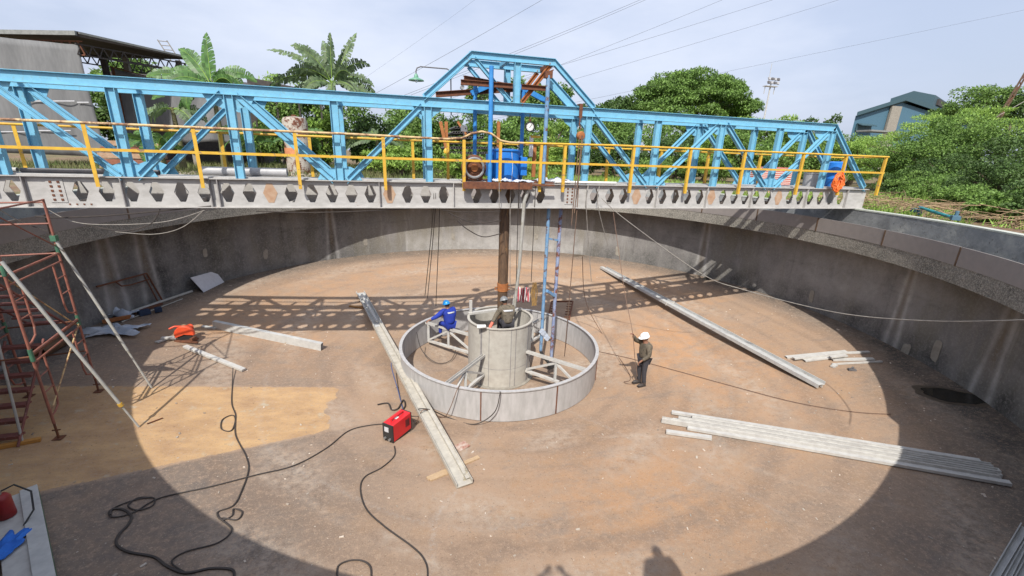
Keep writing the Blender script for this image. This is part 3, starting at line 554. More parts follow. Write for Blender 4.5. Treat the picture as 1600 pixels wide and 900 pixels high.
# hoist frame of pipes and rusty cross beams
hf = thing('hoist_frame', 'blue pipe frame with rusty cross beams standing through the middle of the bridge', 'hoist frame', (.2, -.3, 6.4))
P1t, P1b = Y(768, 103, -.88), Y(768, 282, -.88)
P2t, P2b = Y(857, 118, -.88), Y(846, 279, -.88)
for t_, r_ in ((P1t, .058), (P2t, .055)): mb = MB(); mb.tube([(t_.x, -.88, 6.40), (t_.x, -.88, t_.z)], r_, 16); mb.build('leg', 'blue2' if t_ is P1t else 'bluep', hf, True)
for u_, m_ in ((742, 'blue2'), (816, 'blue2')): q = Y(u_, 200, .12); mb = MB(); mb.tube([(q.x, .12, 6.42), (q.x, .12, 8.95)], .055, 16); mb.build('leg', m_, hf, True)
a, b = Y(720, 127, -.79), Y(801, 132, -.79); mb = MB(); mb.hbeam((a.x, -.79, a.z - .02), (b.x, -.79, a.z - .02), .1, .12, up=(0, 0, 1)); mb.build('cross_beam', 'rust', hf)
a2, b2 = Y(815, 131, -.79), Y(850, 134, -.79); mb = MB(); mb.hbeam((a2.x, -.79, a.z - .02), (b2.x + .1, -.79, a.z - .02), .1, .12, up=(0, 0, 1)); mb.build('cross_beam', 'rust', hf)
mb = MB(); mb.hbeam((a.x + .1, -.66, 8.95), (b2.x, .45, 8.95), .09, .1, up=(0, 0, 1)); mb.hbeam((-1.9, .25, 8.62), (.9, .25, 8.98), .12, .14, up=(0, 0, 1)); mb.build('cross_beam', 'rust', hf)
mb = MB(); mb.tube([(a.x + .04, -.80, a.z - .13), (a.x + .04, -.70, a.z - .13)], .05, 12); mb.build('roller', 'metal', hf, True)
mb = MB(); mb.hbeam((-.95, .12, 8.7), (-.3, .12, 9.0), .13, .1); mb.build('brace', 'blue2', hf); mb = MB(); mb.hbeam((.3, .12, 9.0), (1.3, .12, 8.6), .13, .1); mb.build('brace', 'blue2', hf)
mb = MB(); mb.box((P2t.x, -.85, P2t.z + .02), (.2, .16, .16)); mb.bar((P2t.x - .1, -.85, P2t.z + .05), (P2t.x + .13, -.85, P2t.z + .14), .1, .03); mb.build('pipe_cap', 'rust', hf)
q1, q2 = Y(862, 127, -.86), Y(893, 180, -.86); mb = MB(); mb.hbeam((q1.x, -.62, q1.z), (q2.x + .05, -.62, 8.44), .14, .1); mb.build('raker', 'blue', hf)
# gauge
gg = Y(828, 198, -.72); ga = thing('dial_gauge', 'round white dial gauge in black case hanging under the blue chord', 'gauge', (gg.x, -.72, gg.z - .15))
mb = MB(); mb.lathe((gg.x, -.74, gg.z), [(0, .07), (.115, .07), (.13, .05), (.13, 0), (.105, 0), (.105, .02), (0, .02)], 32, ax='y'); mb.build('case', 'black', ga, True)
mb = MB(); mb.lathe((gg.x, -.728, gg.z), [(0, 0), (.104, 0), (.104, .008), (0, .008)], 32, ax='y'); D = mb.build('dial', 'white', ga, True)
mb = MB(); mb.box((gg.x + .02, -.733, gg.z + .02), (.012, .006, .12), R=Matrix.Rotation(.6, 3, 'Y')); mb.build('needle', 'black', D)
mb = MB()
for i in range(12): a = i * math.pi / 6; mb.box((gg.x + .088 * math.cos(a), -.732, gg.z + .088 * math.sin(a)), (.018, .005, .006), R=Matrix.Rotation(-a, 3, 'Y'))
mb.build('tick_marks', 'black', D)
mb = MB(); mb.tube([(gg.x, -.7, gg.z + .14), (gg.x, -.7, 8.2)], .01, 6); mb.lathe((gg.x, -.7, gg.z + .17), [(.02, -.008), (.035, -.008), (.035, .008), (.02, .008)], 12, ax='y'); mb.build('hanger', 'rust', ga)
# little control box and level indicator
p_ = Y(725, 201, -.2); cb = thing('control_box', 'small white switch box on a thin stalk behind the rail', 'switch box', (p_.x, -.2, 6.43))
mb = MB(); mb.box((p_.x, -.2, p_.z), (.17, .08, .15)); mb.build('box', 'white', cb, bevel=.006); mb = MB(); mb.tube([(p_.x, -.2, 6.43), (p_.x, -.2, p_.z - .07)], .012, 6); mb.build('stalk', 'metal', cb); mb = MB(); mb.box((p_.x + .04, -.243, p_.z), (.03, .006, .04)); mb.build('switch', 'black', cb)
p_ = Y(833, 228, -.1); lb = thing('upright_panel', 'yellow and white upright panel behind the rail right of the blue gearbox', 'panel', (p_.x, -.1, 6.43))
mb = MB(); mb.box((p_.x - .06, -.1, p_.z - .02), (.1, .1, .56)); mb.build('cover', 'white', lb, bevel=.008); mb = MB(); mb.box((p_.x + .05, -.1, p_.z + .25), (.3, .12, .06)); mb.build('cap', 'yellow', lb); mb = MB(); mb.box((p_.x + .05, -.08, (6.43 + p_.z - .3) / 2 + .25), (.1, .08, p_.z - 6.43)); mb.build('stand', 'rust2', lb)
# chain hoist
hx = Y(905, 215, -.84); ch = thing('chain_hoist', 'rusty clamp with round orange chain block hanging on front chord', 'hoist', (hx.x, -.86, hx.z))
mb = MB(); mb.box((hx.x - .0, -.82, 8.33), (.09, .03, .34)); mb.box((hx.x, -.72, 8.50), (.09, .22, .03)); mb.build('clamp', 'rust', ch)
mb = MB(); mb.tube([(hx.x, -.83, 8.18), (hx.x - .03, -.85, 8.0), (hx.x + .02, -.86, 7.85)], .018, 8); mb.build('hook', 'rust', ch, True)
cz = Y(907, 212, -.86).z; mb = MB(); mb.lathe((hx.x + .03, -.93, cz), [(0, 0), (.09, 0), (.115, .03), (.115, .11), (.09, .14), (0, .14)], 20, ax='y'); mb.build('block', 'rust2', ch, True)
mb = MB(); e = Y(893, 352, -.95)
for dx, zb in ((-.035, e.z), (.03, e.z + .35), (.06, 6.3)): mb.tube([(hx.x + dx, -.94, cz), (hx.x + dx - .03, -.96, 6.6), (hx.x + dx - .06, -.97, zb)], .012, 6)
mb.build('chain', 'brope', ch)
# tub, drum and orange bundle at the right end
p_ = Y(1270, 285, -.1); tb = MB(); tb.lathe((Y(1268, 290, -.1).x, -.12, 6.42), [(0, 0), (.30, 0), (.33, .42), (.35, .43), (.35, .45), (.31, .45), (.28, .02), (0, .02)], 28); tag(tb.build('plastic_tub', 'grey', None, True), 'grey round tub beside the tall blue drum at the right end of bridge', 'tub')
dx = Y(1300, 280, -.05).x; dr = thing('blue_drum', 'tall blue plastic drum standing at the right end of the bridge', 'drum', (dx, -.1, 6.42))
mb = MB(); mb.lathe((dx, -.1, 6.42), [(0, 0), (.27, 0), (.29, .03), (.29, .25), (.30, .27), (.29, .29), (.29, .5), (.30, .52), (.29, .54), (.28, .82), (.2, .86), (0, .86)], 28); mb.build('body', 'drum', dr, True)
mb = MB(); mb.tube([(dx + .1, -.1, 7.27), (dx + .1, -.1, 7.31)], .04, 12); mb.build('cap', 'black', dr)
p_ = Y(1310, 285, -.99); mb = MB()
for i in range(22):
    ph = random.uniform(0, 6.28); rx = random.uniform(.1, .2); rz_ = random.uniform(.18, .3); cx = p_.x + random.uniform(-.06, .06); c_z = p_.z + random.uniform(-.05, .05)
    mb.tube([(cx + rx * math.cos(t + ph) * (1 + .15 * math.sin(3 * t)), p_.y + .03 + random.uniform(-.05, .03) + .03 * math.sin(2 * t), c_z + rz_ * math.sin(t + ph)) for t in np.linspace(0, 6.1, 18)], .02, 6)
tag(mb.build('hose_bundle', 'orange', None, True), 'bundle of bright orange hose hung over the yellow rail', 'hose')
# pipes lying on deck, left
for i, (x0, x1, y_, z_, r_, m_, lb_) in enumerate(((-10.9, -9.6, -.45, 6.47, .05, 'pipeg', 'short dark pipe lying on the left end of the bridge deck'), (-9.6, -8.35, -.45, 6.475, .055, 'pipeg', 'second dark pipe length on the bridge deck, left of the first truss joint'), (-12.6, -11.0, -.4, 6.47, .05, 'brace', 'pale blue-grey pipe on the deck at the left photo edge'), (1.3, 3.2, -.78, 6.44, .035, 'white', 'thin white pipe lying along the deck right of the blue gearbox'), (-7.6, -5.7, -.2, 6.52, .10, 'grey', 'fat pale grey pipe lying on deck behind yellow posts'))):
    mb = MB(); mb.lathe((x0, y_, z_), [(r_ * .8, 0), (r_, 0), (r_, x1 - x0), (r_ * .8, x1 - x0)], 16, ax='x'); tag(mb.build('deck_pipe', m_, None, True), lb_, 'pipe', 'loose pipes on the bridge deck')
# rags on the deck
def rag(c, sx, sy, h_, m, label, seed, n=16, name='rag'):
    mb = MB(); r_ = random.Random(seed); c = V(c); vs = []
    for j in range(n):
        for i in range(n):
            u, v = i / (n - 1) * 2 - 1, j / (n - 1) * 2 - 1; e = max(0, 1 - (u * u + v * v) * .55); k_ = 1 + .18 * math.sin(5 * math.atan2(v, u) + seed) + .08 * math.sin(9 * math.atan2(v, u))
            z_ = h_ * e * (.5 + .5 * math.sin(u * 5 + seed) * math.cos(v * 4 + seed * 1.7)) + r_.uniform(0, h_ * .25)
            vs.append((c.x + u * sx / 2 * k_, c.y + v * sy / 2 * k_, c.z + z_ + .004))
    mb.add(vs, [(j * n + i, j * n + i + 1, (j + 1) * n + i + 1, (j + 1) * n + i) for j in range(n - 1) for i in range(n - 1)])
    o = mb.build(name, m, None, True); s_ = o.modifiers.new('solid', 'SOLIDIFY'); s_.thickness = .006; return tag(o, label, 'cloth')
rag((-.25, -.85, 6.415), .5, .2, .12, 'cloth', 'crumpled white rag at the foot of the blue pipe leg', 3)
rag((.3, -.85, 6.415), .55, .16, .07, 'cloth', 'flat white rag in front of the blue gearbox', 4)
rag((.95, -.6, 6.425), .35, .25, .16, 'cloth', 'white rag heap between the rail post and blue pipe', 5)
rag((1.5, -.6, 6.42), .6, .2, .14, 'cloth', 'long white rag right of the worn blue pipe', 6)
# striped box on the ground at right, beyond the bridge
p_ = Z(1205, 280, GZ + .05); a, b = Y(1178, 262, 7.5), Y(1232, 262, 7.5); mb = MB(); mb.box(((a.x + b.x) / 2, 7.5, 6.25), (b.x - a.x, .8, 1.4)); tag(mb.build('slatted_cabinet', 'louvre', None, bevel=.02), 'low cabinet with red and white slats on the bank behind the bridge', 'cabinet')
# ================================================================= under the bridge: pipes and cables
def vpipe(u0, v0, y_, zt, r_, m, name, label, foot=None):
    p = foot if foot is not None else F(u0, v0); mb = MB(); mb.tube([(p.x, p.y, fz(p.x, p.y) + .01), (p.x, p.y, zt)], r_, 14); return p, mb
p = Y(849, 475, -.45); pa = thing('guide_pipe', 'deep blue pipe hanging below the bridge, left of the peeling one', 'pipe', (p.x, -.45, .6), 'vertical guide pipes below the bridge')
mb = MB(); mb.tube([(p.x, -.45, Y(842, 548, -.45).z), (p.x, -.45, 6.4)], .052, 16); mb.build('pipe', 'bluep', pa, True)
zr = Y(850, 520, -.45).z; rb = MB()
for i in range(9):
    t = i / 8; rb.box((p.x - .03 + .22 * t, -.50 - .02 * math.sin(i), zr + .1 - .28 * t), (.09, .05, .16), R=Matrix.Rotation(.6 + .2 * math.sin(i * 2), 3, 'Y'))
rb.build('tied_rag', 'cloth', pa)
zj = Y(846, 550, -.45).z; rb = MB(); rb.tube([(p.x, -.45, zj + .05), (p.x + .05, -.5, zj - .12), (p.x + .22, -.55, zj - .3), (p.x + .3, -.6, zj - .42)], [.05, .06, .05, .06], 10); rb.box((p.x + .33, -.62, zj - .48), (.22, .12, .12), .3); rb.build('rubber_hose_end', 'black', pa, True)
p = Y(869, 440, -.25); pb = thing('guide_pipe', 'peeling lilac and rust pipe hanging below the bridge at right', 'pipe', (p.x, -.25, .6), 'vertical guide pipes below the bridge')
mb = MB(); mb.tube([(p.x, -.25, Y(862, 562, -.25).z), (p.x, -.25, 6.4)], .055, 16); mb.build('pipe', 'bluer', pb, True)
q = Y(853, 372, -.45); mb = MB(); mb.bar((q.x, -.44, q.z), (p.x, -.26, q.z - .12), .05, .05); mb.build('spacer', 'bluep', pb)
q = Y(860, 460, -.45); mb = MB(); mb.bar((q.x - .12, -.44, q.z + .12), (p.x - .02, -.26, q.z - .12), .09, .09); mb.build('spacer', 'bluep', pb)
a, b = Y(824, 305, -.85), Y(804, 478, -.3); mb = MB(); mb.tube([(a.x + .03, -.95, 6.38), (a.x, -.9, 6.2), (a.x - .08, -.85, 5.9), V((b.x + .05, -.5, 4)), b], .05, 12)
tag(mb.build('grey_hose', 'brace', None, True), 'thick pale grey hose curving down from the platform into the cylinder', 'hose')
def cable(pts, r_, m, name, label, cat, group=None, sub=10, sag=0):
    pts = [V(p) for p in pts]; out = []
    for i in range(len(pts) - 1):
        p0, p1, p2, p3 = pts[max(i - 1, 0)], pts[i], pts[i + 1], pts[min(i + 2, len(pts) - 1)]
        for k in range(sub):
            t = k / sub; out.append(.5 * ((2 * p1) + (p2 - p0) * t + (2 * p0 - 5 * p1 + 4 * p2 - p3) * t * t + (3 * p1 - p0 - 3 * p2 + p3) * t ** 3))
    out.append(pts[-1]); mb = MB(); mb.tube(out, r_, 6); return tag(mb.build(name, m, None, True), label, cat, group)
G = 'ropes and leads hanging from the bridge'
for u0, v0, u1, v1, y0_, y1_, m_, lb_ in (
 (677, 330, 664, 462, -.6, .9, 'cable', 'leftmost thin dark lead hanging from bridge left of the blue-helmet worker'), (680, 330, 668, 466, -.6, .9, 'cable', 'second thin dark lead hanging close beside the leftmost one'), (687, 330, 681, 478, -.6, .9, 'cable', 'thin dark lead dropping toward the blue-helmet worker'),
 (797, 330, 797, 470, -.8, -.3, 'rope', 'thin grey line just right of the brown shaft'), (809, 345, 806, 470, -.8, -.3, 'cable', 'thin black lead between shaft and grey hose'),
 (835, 330, 830, 440, -.7, 0, 'cable', 'thin black lead right of the grey hose'), (900, 345, 882, 556, -.7, .3, 'brope', 'brown rope with a knot hanging into the ring'),
 (916, 325, 924, 440, -.9, -.4, 'rope', 'faint line hanging free right of the chain hoist'), (934, 320, 950, 385, -.9, -.6, 'rope', 'short slanting line right of the chain hoist'),
 (780, 285, 780, 325, -1.04, -1.04, 'rope', 'short white line in front of the platform'), (811, 285, 811, 325, -1.04, -1.04, 'cable', 'short dark line in front of the platform')):
    a, b = Y(u0, v0, y0_), Y(u1, v1, y1_); a2 = V((a.x, a.y, 6.35)) if v0 > 315 else a
    cable([a2, a, b], .011 if m_ != 'brope' else .014, m_, 'hanging_line', lb_, 'line', G, 4)
# rope held by the standing worker
cable([Y(958, 330, -.9), Y(975, 450, -1.7), Y(988, 517, -2.36), Y(992, 560, -2.36), Y(996, 588, -2.4)], .010, 'brope', 'hand_rope', 'brown rope rising from the white-helmet worker hand to the bridge', 'rope')
cable([F(998, 597, .02), F(985, 600, .01), F(975, 597, .02), F(985, 592, .01), F(975, 570, .02), F(940, 520, .02), Y(915, 470, 1.5), Y(910, 400, 0)], .012, 'brope', 'slack_rope', 'slack brown rope trailing on the floor by the worker boots', 'rope')
# long pale cable crossing the right half
cable([Y(940, 310, -.9), Y(980, 345, -1.1), Y(1095, 427, -1.8), Y(1160, 452, -2.2), Y(1300, 487, -4.6), Y(1440, 501, -6.6), Y(1600, 500, -8.4), Y(1720, 490, -9.4)], .011, 'rope', 'long_cable', 'long pale cable sagging from the bridge to the right edge of the photo', 'cable')
# cables under left girder
GL = 'leads slung under the left part of the bridge'
for pts, m_, lb_, r_ in (([(55, 338), (90, 340), (180, 336), (330, 322)], 'cable', 'straight black lead under the girder, upper left', .016), ([(60, 318), (110, 345), (170, 351), (260, 346), (330, 325)], 'rope', 'pale grey lead looping under the girder', .009), ([(130, 350), (190, 361), (235, 350), (250, 327)], 'cable', 'short black loop under girder ending left of center', .014), ([(180, 362), (240, 366), (285, 355), (320, 327)], 'rope', 'lowest pale lead with frayed ends under the girder', .008), ([(400, 330), (480, 332), (560, 330), (640, 326)], 'cable', 'dark lead tight under girder left of hanging leads', .013),
 ([(0, 328), (30, 345), (75, 362)], 'cable', 'black lead passing behind the scaffold top', .012), ([(690, 328), (720, 331), (755, 331), (782, 330)], 'cable', 'black lead running to the shaft just under girder', .012), ([(700, 332), (740, 348), (782, 345)], 'cable', 'middle black lead looping to the shaft', .012), ([(715, 345), (730, 358), (755, 370), (782, 365)], 'cable', 'lowest curved black lead ending at the shaft', .014)):
    cable([Y(u, v, -.75) for u, v in pts], r_, m_, 'slung_lead', lb_, 'lead', GL)
# ================================================================= centre: ring, cylinder, arms
rg = thing('steel_ring', 'large open grey steel ring with braced spokes around the central cylinder', 'ring', (0, 0, .35))
mb = MB(); mb.lathe((0, 0, 0), [(3.14, .42), (3.14, 1.30), (3.10, 1.30), (3.10, 1.325), (3.20, 1.325), (3.20, 1.30), (3.165, 1.30), (3.165, .42)], 120); mb.build('ring_wall', 'ring', rg, True)
for d_ in (-112, -74, -30, 30, 75, 118, 165, -152): a = math.radians(d_); mb = MB(); mb.box((3.155 * math.cos(a), 3.155 * math.sin(a), .86), (.06, .03, .86), a); mb.build('seam_strip', 'rust' if d_ > -120 and d_ < 0 else 'ring', rg)
for d_ in (-47.5 - 90, 136, -49, 41, -131)[1:]:
    a = math.radians(d_); c, s_ = math.cos(a), math.sin(a); P_ = lambda r_, z_, k=0: V((c * r_ - s_ * k, s_ * r_ + c * k, z_))
    sp = MB(); zt = 1.22; T0, T1, B0, B1, Mt, Mb = P_(1.05, zt), P_(3.1, 1.24), P_(1.05, .56), P_(3.08, .56), P_(2.1, zt), P_(2.1, .56)
    sp.chan(P_(1.05, zt - .03), P_(3.1, 1.21), .10, .08); S = sp.build('spoke', 'whitep', rg)
    b_ = MB(); b_.bar(B0, P_(2.25 if d_ < 0 else 3.0, .56), .09, .07); b_.build('lower_chord', 'whitep', S)
    b_ = MB(); b_.bar(Mt - V((0, 0, .03)), Mb, .07, .07); b_.build('web_post', 'galv', S)
    b_ = MB(); b_.bar(Mt - V((0, 0, .06)), P_(1.08, .62), .06, .06); b_.build('web_brace', 'whitep', S)
    b_ = MB(); b_.bar(Mt - V((0, 0, .06)), P_(2.95, .62), .06, .06); b_.build('web_brace', 'whitep', S)
    if d_ > 0: b_ = MB(); b_.bar(P_(3.0, 1.2), P_(3.0, .56), .08, .08); b_.build('end_post', 'galv', S)
cyl = thing('central_cylinder', 'pale upright steel cylinder with vertical weld seams in the ring', 'cylinder', (0, 0, 0.02))
mb = MB(); mb.lathe((0, 0, 0), [(1.005, .1), (1.005, 2.12), (.98, 2.12), (.98, 2.15), (1.06, 2.15), (1.06, 2.12), (1.025, 2.12), (1.025, .1)], 72); mb.build('shell', 'cyl', cyl, True)
mb = MB(); mb.lathe((0, 0, 0), [(1.026, .78), (1.03, .78), (1.03, .79), (1.026, .79)], 72); mb.build('ring_seam', 'gdark', cyl)
mb = MB(); mb.lathe((0, 0, 0), [(1.03, .10), (1.13, .14), (1.13, .17), (1.03, .17)], 60); mb.build('base_flange', 'conc', cyl)
for d_ in (-137, -122, -84, -75, -45, -30): a = math.radians(d_); mb = MB(); mb.box((1.031 * math.cos(a), 1.031 * math.sin(a), 1.12), (.012, .014 if d_ not in (-45, -137) else .05, 1.98), a); mb.build('weld_seam', 'gdark', cyl)
mb = MB(); mb.bar((-.98, .35, 2.19), (.1, .55, 2.19), .12, .07); mb.bar((-.9, .38, 2.2), (-.9, .38, 2.62), .09, .07); mb.build('top_bracket', 'whitep', cyl)
mb = MB(); mb.bar((.55, .45, 2.2), (.62, .5, 2.7), .1, .05); mb.bar((.4, .3, 2.19), (.85, .5, 2.19), .08, .07); mb.build('top_bracket', 'whitep', cyl)
# striped rag on the bracket
q = Y(818, 462, .6); mb = MB(); n = 12
vs = [(q.x - .22 + .44 * i / 11, .6 + .06 * math.sin(i * 1.3 + j * .3) + j * .006, q.z + .28 - .52 * j / 11 + .02 * math.sin(i)) for j in range(n) for i in range(n)]
mb.add(vs, [(j * n + i, j * n + i + 1, (j + 1) * n + i + 1, (j + 1) * n + i) for j in range(n - 1) for i in range(n - 1)]); o = mb.build('striped_cloth', 'rag', None, True); o.modifiers.new('s', 'SOLIDIFY').thickness = .008; tag(o, 'red and white striped cloth draped above the far cylinder edge', 'cloth')
# coiled ropes hung beside it
mb = MB(); q = Y(834, 462, .2)
for i in range(14): x_ = q.x + random.uniform(-.06, .06); mb.tube([(x_, .2 + random.uniform(-.05, .05), q.z + .45), (x_ + random.uniform(-.08, .08), .2, q.z + .1), (x_ + random.uniform(-.06, .06), .2, q.z - .35)], .012, 5)
tag(mb.build('rope_hank', mat('ochre_rope', (.33, .2, .07), (.2, .12, .05), .9), None), 'hank of ochre rope hanging between striped cloth and blue pipe', 'rope')
# dark red grating beyond the ring
a, b, c, d = F(862, 470), F(893, 470), F(890, 492), F(858, 490); gr = thing('steel_grating', 'dark red steel frame of bars lying on floor behind the ring', 'frame', (a + b + c + d) / 4)
P4 = [F(818, 480, .25), F(893, 470, .3), F(888, 500, .3), F(812, 505, .25)]
P4 = [F(862, 471, .25), F(895, 471, .25), F(889, 500, .05), F(856, 498, .05)]
mb = MB()
for i in range(4): mb.bar(P4[i], P4[(i + 1) % 4], .06, .06)
mb.build('frame', 'rust', gr)
for t in np.linspace(.15, .85, 6):
    for s0, s1 in ((0, .25), (.75, 1)):
        A_1, B_1 = P4[0].lerp(P4[3], t), P4[1].lerp(P4[2], t); mb = MB(); mb.bar(A_1.lerp(B_1, s0), A_1.lerp(B_1, s1), .035, .035); mb.build('rung', 'rust', gr)
# ================================================================= channels on the floor
def channel(p, q, w_, h_, m, name, label, group=None, flip=1, cat='channel', lift=0.0, rot=0):
    p, q = V(p), V(q); mb = MB(); up = V((0, 0, 1))
    if rot: a = (q - p).normalized(); up = Matrix.Rotation(rot, 3, a) @ up
    mb.chan(p + V((0, 0, lift)), q + V((0, 0, lift)), w_, h_, t=.014, up=up, flip=flip); return tag(mb.build(name, m), label, cat, group)
a, b = F(563, 459), F(726, 761); a.z += .03; b.z += .03
t1 = thing('long_channel', 'long dusty galvanised channel in front of the ring, from upper left to lower centre', 'channel', V((a.x, a.y, a.z)))
mb = MB(); mb.chan(a, a.lerp(b, .32), .34, .10, t=.018); mb.build('upper_length', 'galv', t1); mb = MB(); mb.chan(a.lerp(b, .30) - V((0, 0, .022)), b, .35, .10, t=.018); mb.build('lower_length', 'dirty', t1)
mb = MB(); d_ = (b - a).normalized(); s_ = d_.cross(V((0, 0, 1))).normalized(); mb.chan(a.lerp(b, .3) + s_ * -.12 + V((0, 0, .03)), b + s_ * -.12 + V((0, 0, .01)) - d_ * .1, .10, .06, flip=-1); mb.build('inner_lip', 'dirty', t1)
mb = MB(); mb.tube([a.lerp(b, .05) + V((0, 0, .12)) + s_ * .02, a.lerp(b, .3) + V((0, 0, .12))], .05, 10); mb.build('capping_strip', 'galv', t1)
a, b = F(942, 420), F(1285, 607); a.z += .03; b.z += .03
t1 = thing('long_channel', 'long pale double channel lying from the far wall towards the right', 'channel', a.copy())
d_ = (b - a).normalized(); s_ = d_.cross(V((0, 0, 1))).normalized()
mb = MB(); mb.chan(a + s_ * .1, b + s_ * .1, .17, .11, t=.014, flip=-1); mb.build('near_length', 'galv', t1); mb = MB(); mb.chan(a - s_ * .11, b - s_ * .11 - d_ * .1, .2, .10, t=.014, flip=1); mb.build('far_length', 'galv', t1)
mb = MB(); c = a.lerp(b, .46); mb.box((c.x, c.y, c.z + .055), (.03, .44, .14), math.atan2(d_.y, d_.x)); mb.build('joint_plate', 'whitep', t1)
# bundle C
a0, b0 = F(1035, 655), F(1565, 745)
dirc = (b0 - a0).normalized(); side = dirc.cross(V((0, 0, 1))).normalized()
if side.y < 0: side = -side
lens = [(.1, 1.0), (.0, .985), (.04, .995), (.09, 1.0), (.14, .99), (.03, .97), (-.0, .98), (.06, .99), (.11, .985)]
for i, (s0, s1) in enumerate(lens[:6]):
    off = side * (-.28 + i * .125); A_1 = a0.lerp(b0, s0) + off; B_1 = a0.lerp(b0, s1) + off
    channel(A_1 + V((0, 0, .02)), B_1 + V((0, 0, .03)), .115, .06, 'whitep', 'pale_channel', ('nearest', 'second nearest', 'third nearest', 'fourth nearest', 'second farthest', 'farthest')[i] + ' pale steel channel in the lower row of the fanned stack, lower right', 'stack of pale channels at lower right', flip=-1)
for i, (s0, s1) in enumerate(lens[6:]):
    off = side * (-.15 + i * .16) + V((0, 0, .085)); A_1 = a0.lerp(b0, s0) + off; B_1 = a0.lerp(b0, s1) + off
    channel(A_1, B_1, .11, .055, 'whitep', 'pale_channel', ('nearest', 'middle', 'farthest')[i] + ' channel of the three lying on top of the fanned stack', 'stack of pale channels at lower right', flip=1)
a, b = F(1041, 676, .02), F(1112, 686, .02); channel(a, b, .13, .06, 'whitep', 'pale_channel', 'short white offcut lying against the near side of the fanned stack', 'stack of pale channels at lower right', flip=-1)
# pile D
Gd = 'pile of short white profiles at right'
for (u0, v0, u1, v1, wd, h_, lb_) in ((1228, 559, 1322, 550, .13, .0, 'long thin white profile at the back of the short pile'), (1240, 561, 1318, 552, .12, .06, 'white profile on top of the short pile, left'), (1256, 564, 1322, 556, .16, .01, 'broad white profile at front left of the short pile'), (1310, 553, 1358, 551, .1, .0, 'white profile poking out at back right of the short pile'), (1300, 563, 1365, 562, .14, .0, 'pale profile nearest the right shadow edge'), (1297, 559, 1322, 556, .12, .1, 'small white plate lying on top of the short pile'), (1300, 570, 1378, 566, .05, .0, 'thin dark-ended rod beside the short pile')):
    channel(F(u0, v0, .01 + h_), F(u1, v1, .01 + h_), wd, .045, 'whitep', 'short_profile', lb_, Gd, flip=-1)
mb = MB(); c = F(1303, 573); mb.box((c.x, c.y, c.z + .03), (.22, .12, .05), .3); tag(mb.build('offcut', 'whitep'), 'small white offcut by short profile pile', 'offcut'); c = F(1331, 579); mb = MB(); mb.box((c.x, c.y, c.z + .03), (.2, .1, .05), -.5); mb.box((c.x + .05, c.y + .03, c.z + .07), (.12, .06, .03), .5); tag(mb.build('offcut', 'pipeg'), 'small dark offcut right of the white one', 'offcut')
# beam E, strip F
channel(F(335, 512, .0), F(503, 547, .0), .14, .26, 'galv', 'floor_beam', 'deep pale channel beam lying left of the ring beside the bridge shadow', flip=-1)
mb = MB(); a, b = F(289, 541, .05), F(381, 578, .05); mb.bar(a, b, .13, .07); tag(mb.build('white_profile', 'whitep', bevel=.006), 'narrow bright white box profile on the sunlit floor near the scaffold shadow', 'profile')
# offcuts by saw
for i, (u0, v0, u1, v1, lb_) in enumerate(((244, 535, 270, 526, 'lower white offcut left of the orange cutting machine'), (252, 528, 276, 528, 'upper white offcut left of the orange cutting machine'))):
    mb = MB(); mb.bar(F(u0, v0, .04 + .05 * i), F(u1, v1, .04 + .05 * i), .12, .05); tag(mb.build('white_offcut', 'whitep', bevel=.005), lb_, 'offcut', 'white offcuts by the cutting machine')
mb = MB(); mb.bar(F(316, 510, .03), F(338, 513, .03), .1, .05); tag(mb.build('white_offcut', 'galv'), 'grey offcut at the left end of the deep floor beam', 'offcut')
# chop saw
c = F(292, 533); cs = thing('cutting_machine', 'orange abrasive cutting machine standing on floor near the left shadow', 'chop saw', c)
mb = MB(); mb.box((c.x, c.y, c.z + .04), (.55, .32, .06), -.3); mb.bar(c + V((-.3, -.05, .03)), c + V((.4, -.25, .03)), .05, .05); mb.build('base', 'rust', cs, bevel=.01)
mb = MB(); mb.lathe((c.x, c.y - .05, c.z + .26), [(0, -.05), (.25, -.05), (.27, -.03), (.27, .05), (.25, .06), (0, .06)], 24, ax='y', a0=-.15, a1=math.pi + .35); mb.build('guard', 'saw', cs, True)
mb = MB(); mb.lathe((c.x, c.y - .06, c.z + .24), [(0, -.004), (.22, -.004), (.22, .004), (0, .004)], 28, ax='y'); mb.build('disc', 'black', cs, True)
mb = MB(); mb.tube([c + V((-.05, .08, .36)), c + V((.06, .30, .36))], .1, 14); mb.build('motor', 'saw', cs, True)
mb = MB(); mb.tube([c + V((-.08, .0, .5)), c + V((-.22, -.05, .53)), c + V((-.36, -.08, .47))], .03, 10); mb.build('handle', 'saw', cs, True)
mb = MB(); mb.box((c.x + .24, c.y - .12, c.z + .1), (.08, .2, .12), -.3); mb.build('vice', 'rust', cs)
# welding machine
c = F(622, 680); wm = thing('welding_machine', 'red box-shaped welding inverter with grey front panel and top handle', 'welder', c)
ax = (F(640, 668) - F(606, 690)); rz = math.atan2(ax.y, ax.x); Rw = Matrix.Rotation(rz, 3, 'Z')
def wb(off, d, name, m, par=wm, bev=.008): mb = MB(); mb.box(c + Rw @ V(off), d, rz); return mb.build(name, m, par, bevel=bev)
wb((0, 0, .28), (.62, .30, .44), 'casing', 'red'); fp = wb((-.32, 0, .27), (.03, .31, .46), 'front_panel', 'black'); wb((.32, 0, .27), (.03, .31, .46), 'rear_panel', 'black'); wb((0, 0, .03), (.6, .28, .06), 'base', 'black')
wb((-.34, .03, .36), (.01, .12, .12), 'display', 'board', fp, 0); 
for k in (-1, 1): mb = MB(); q = c + Rw @ V((-.34, k * .07, .13)); mb.tube([q, q + Rw @ V((-.05, 0, 0))], .03, 10); mb.build('socket', 'metal', fp)
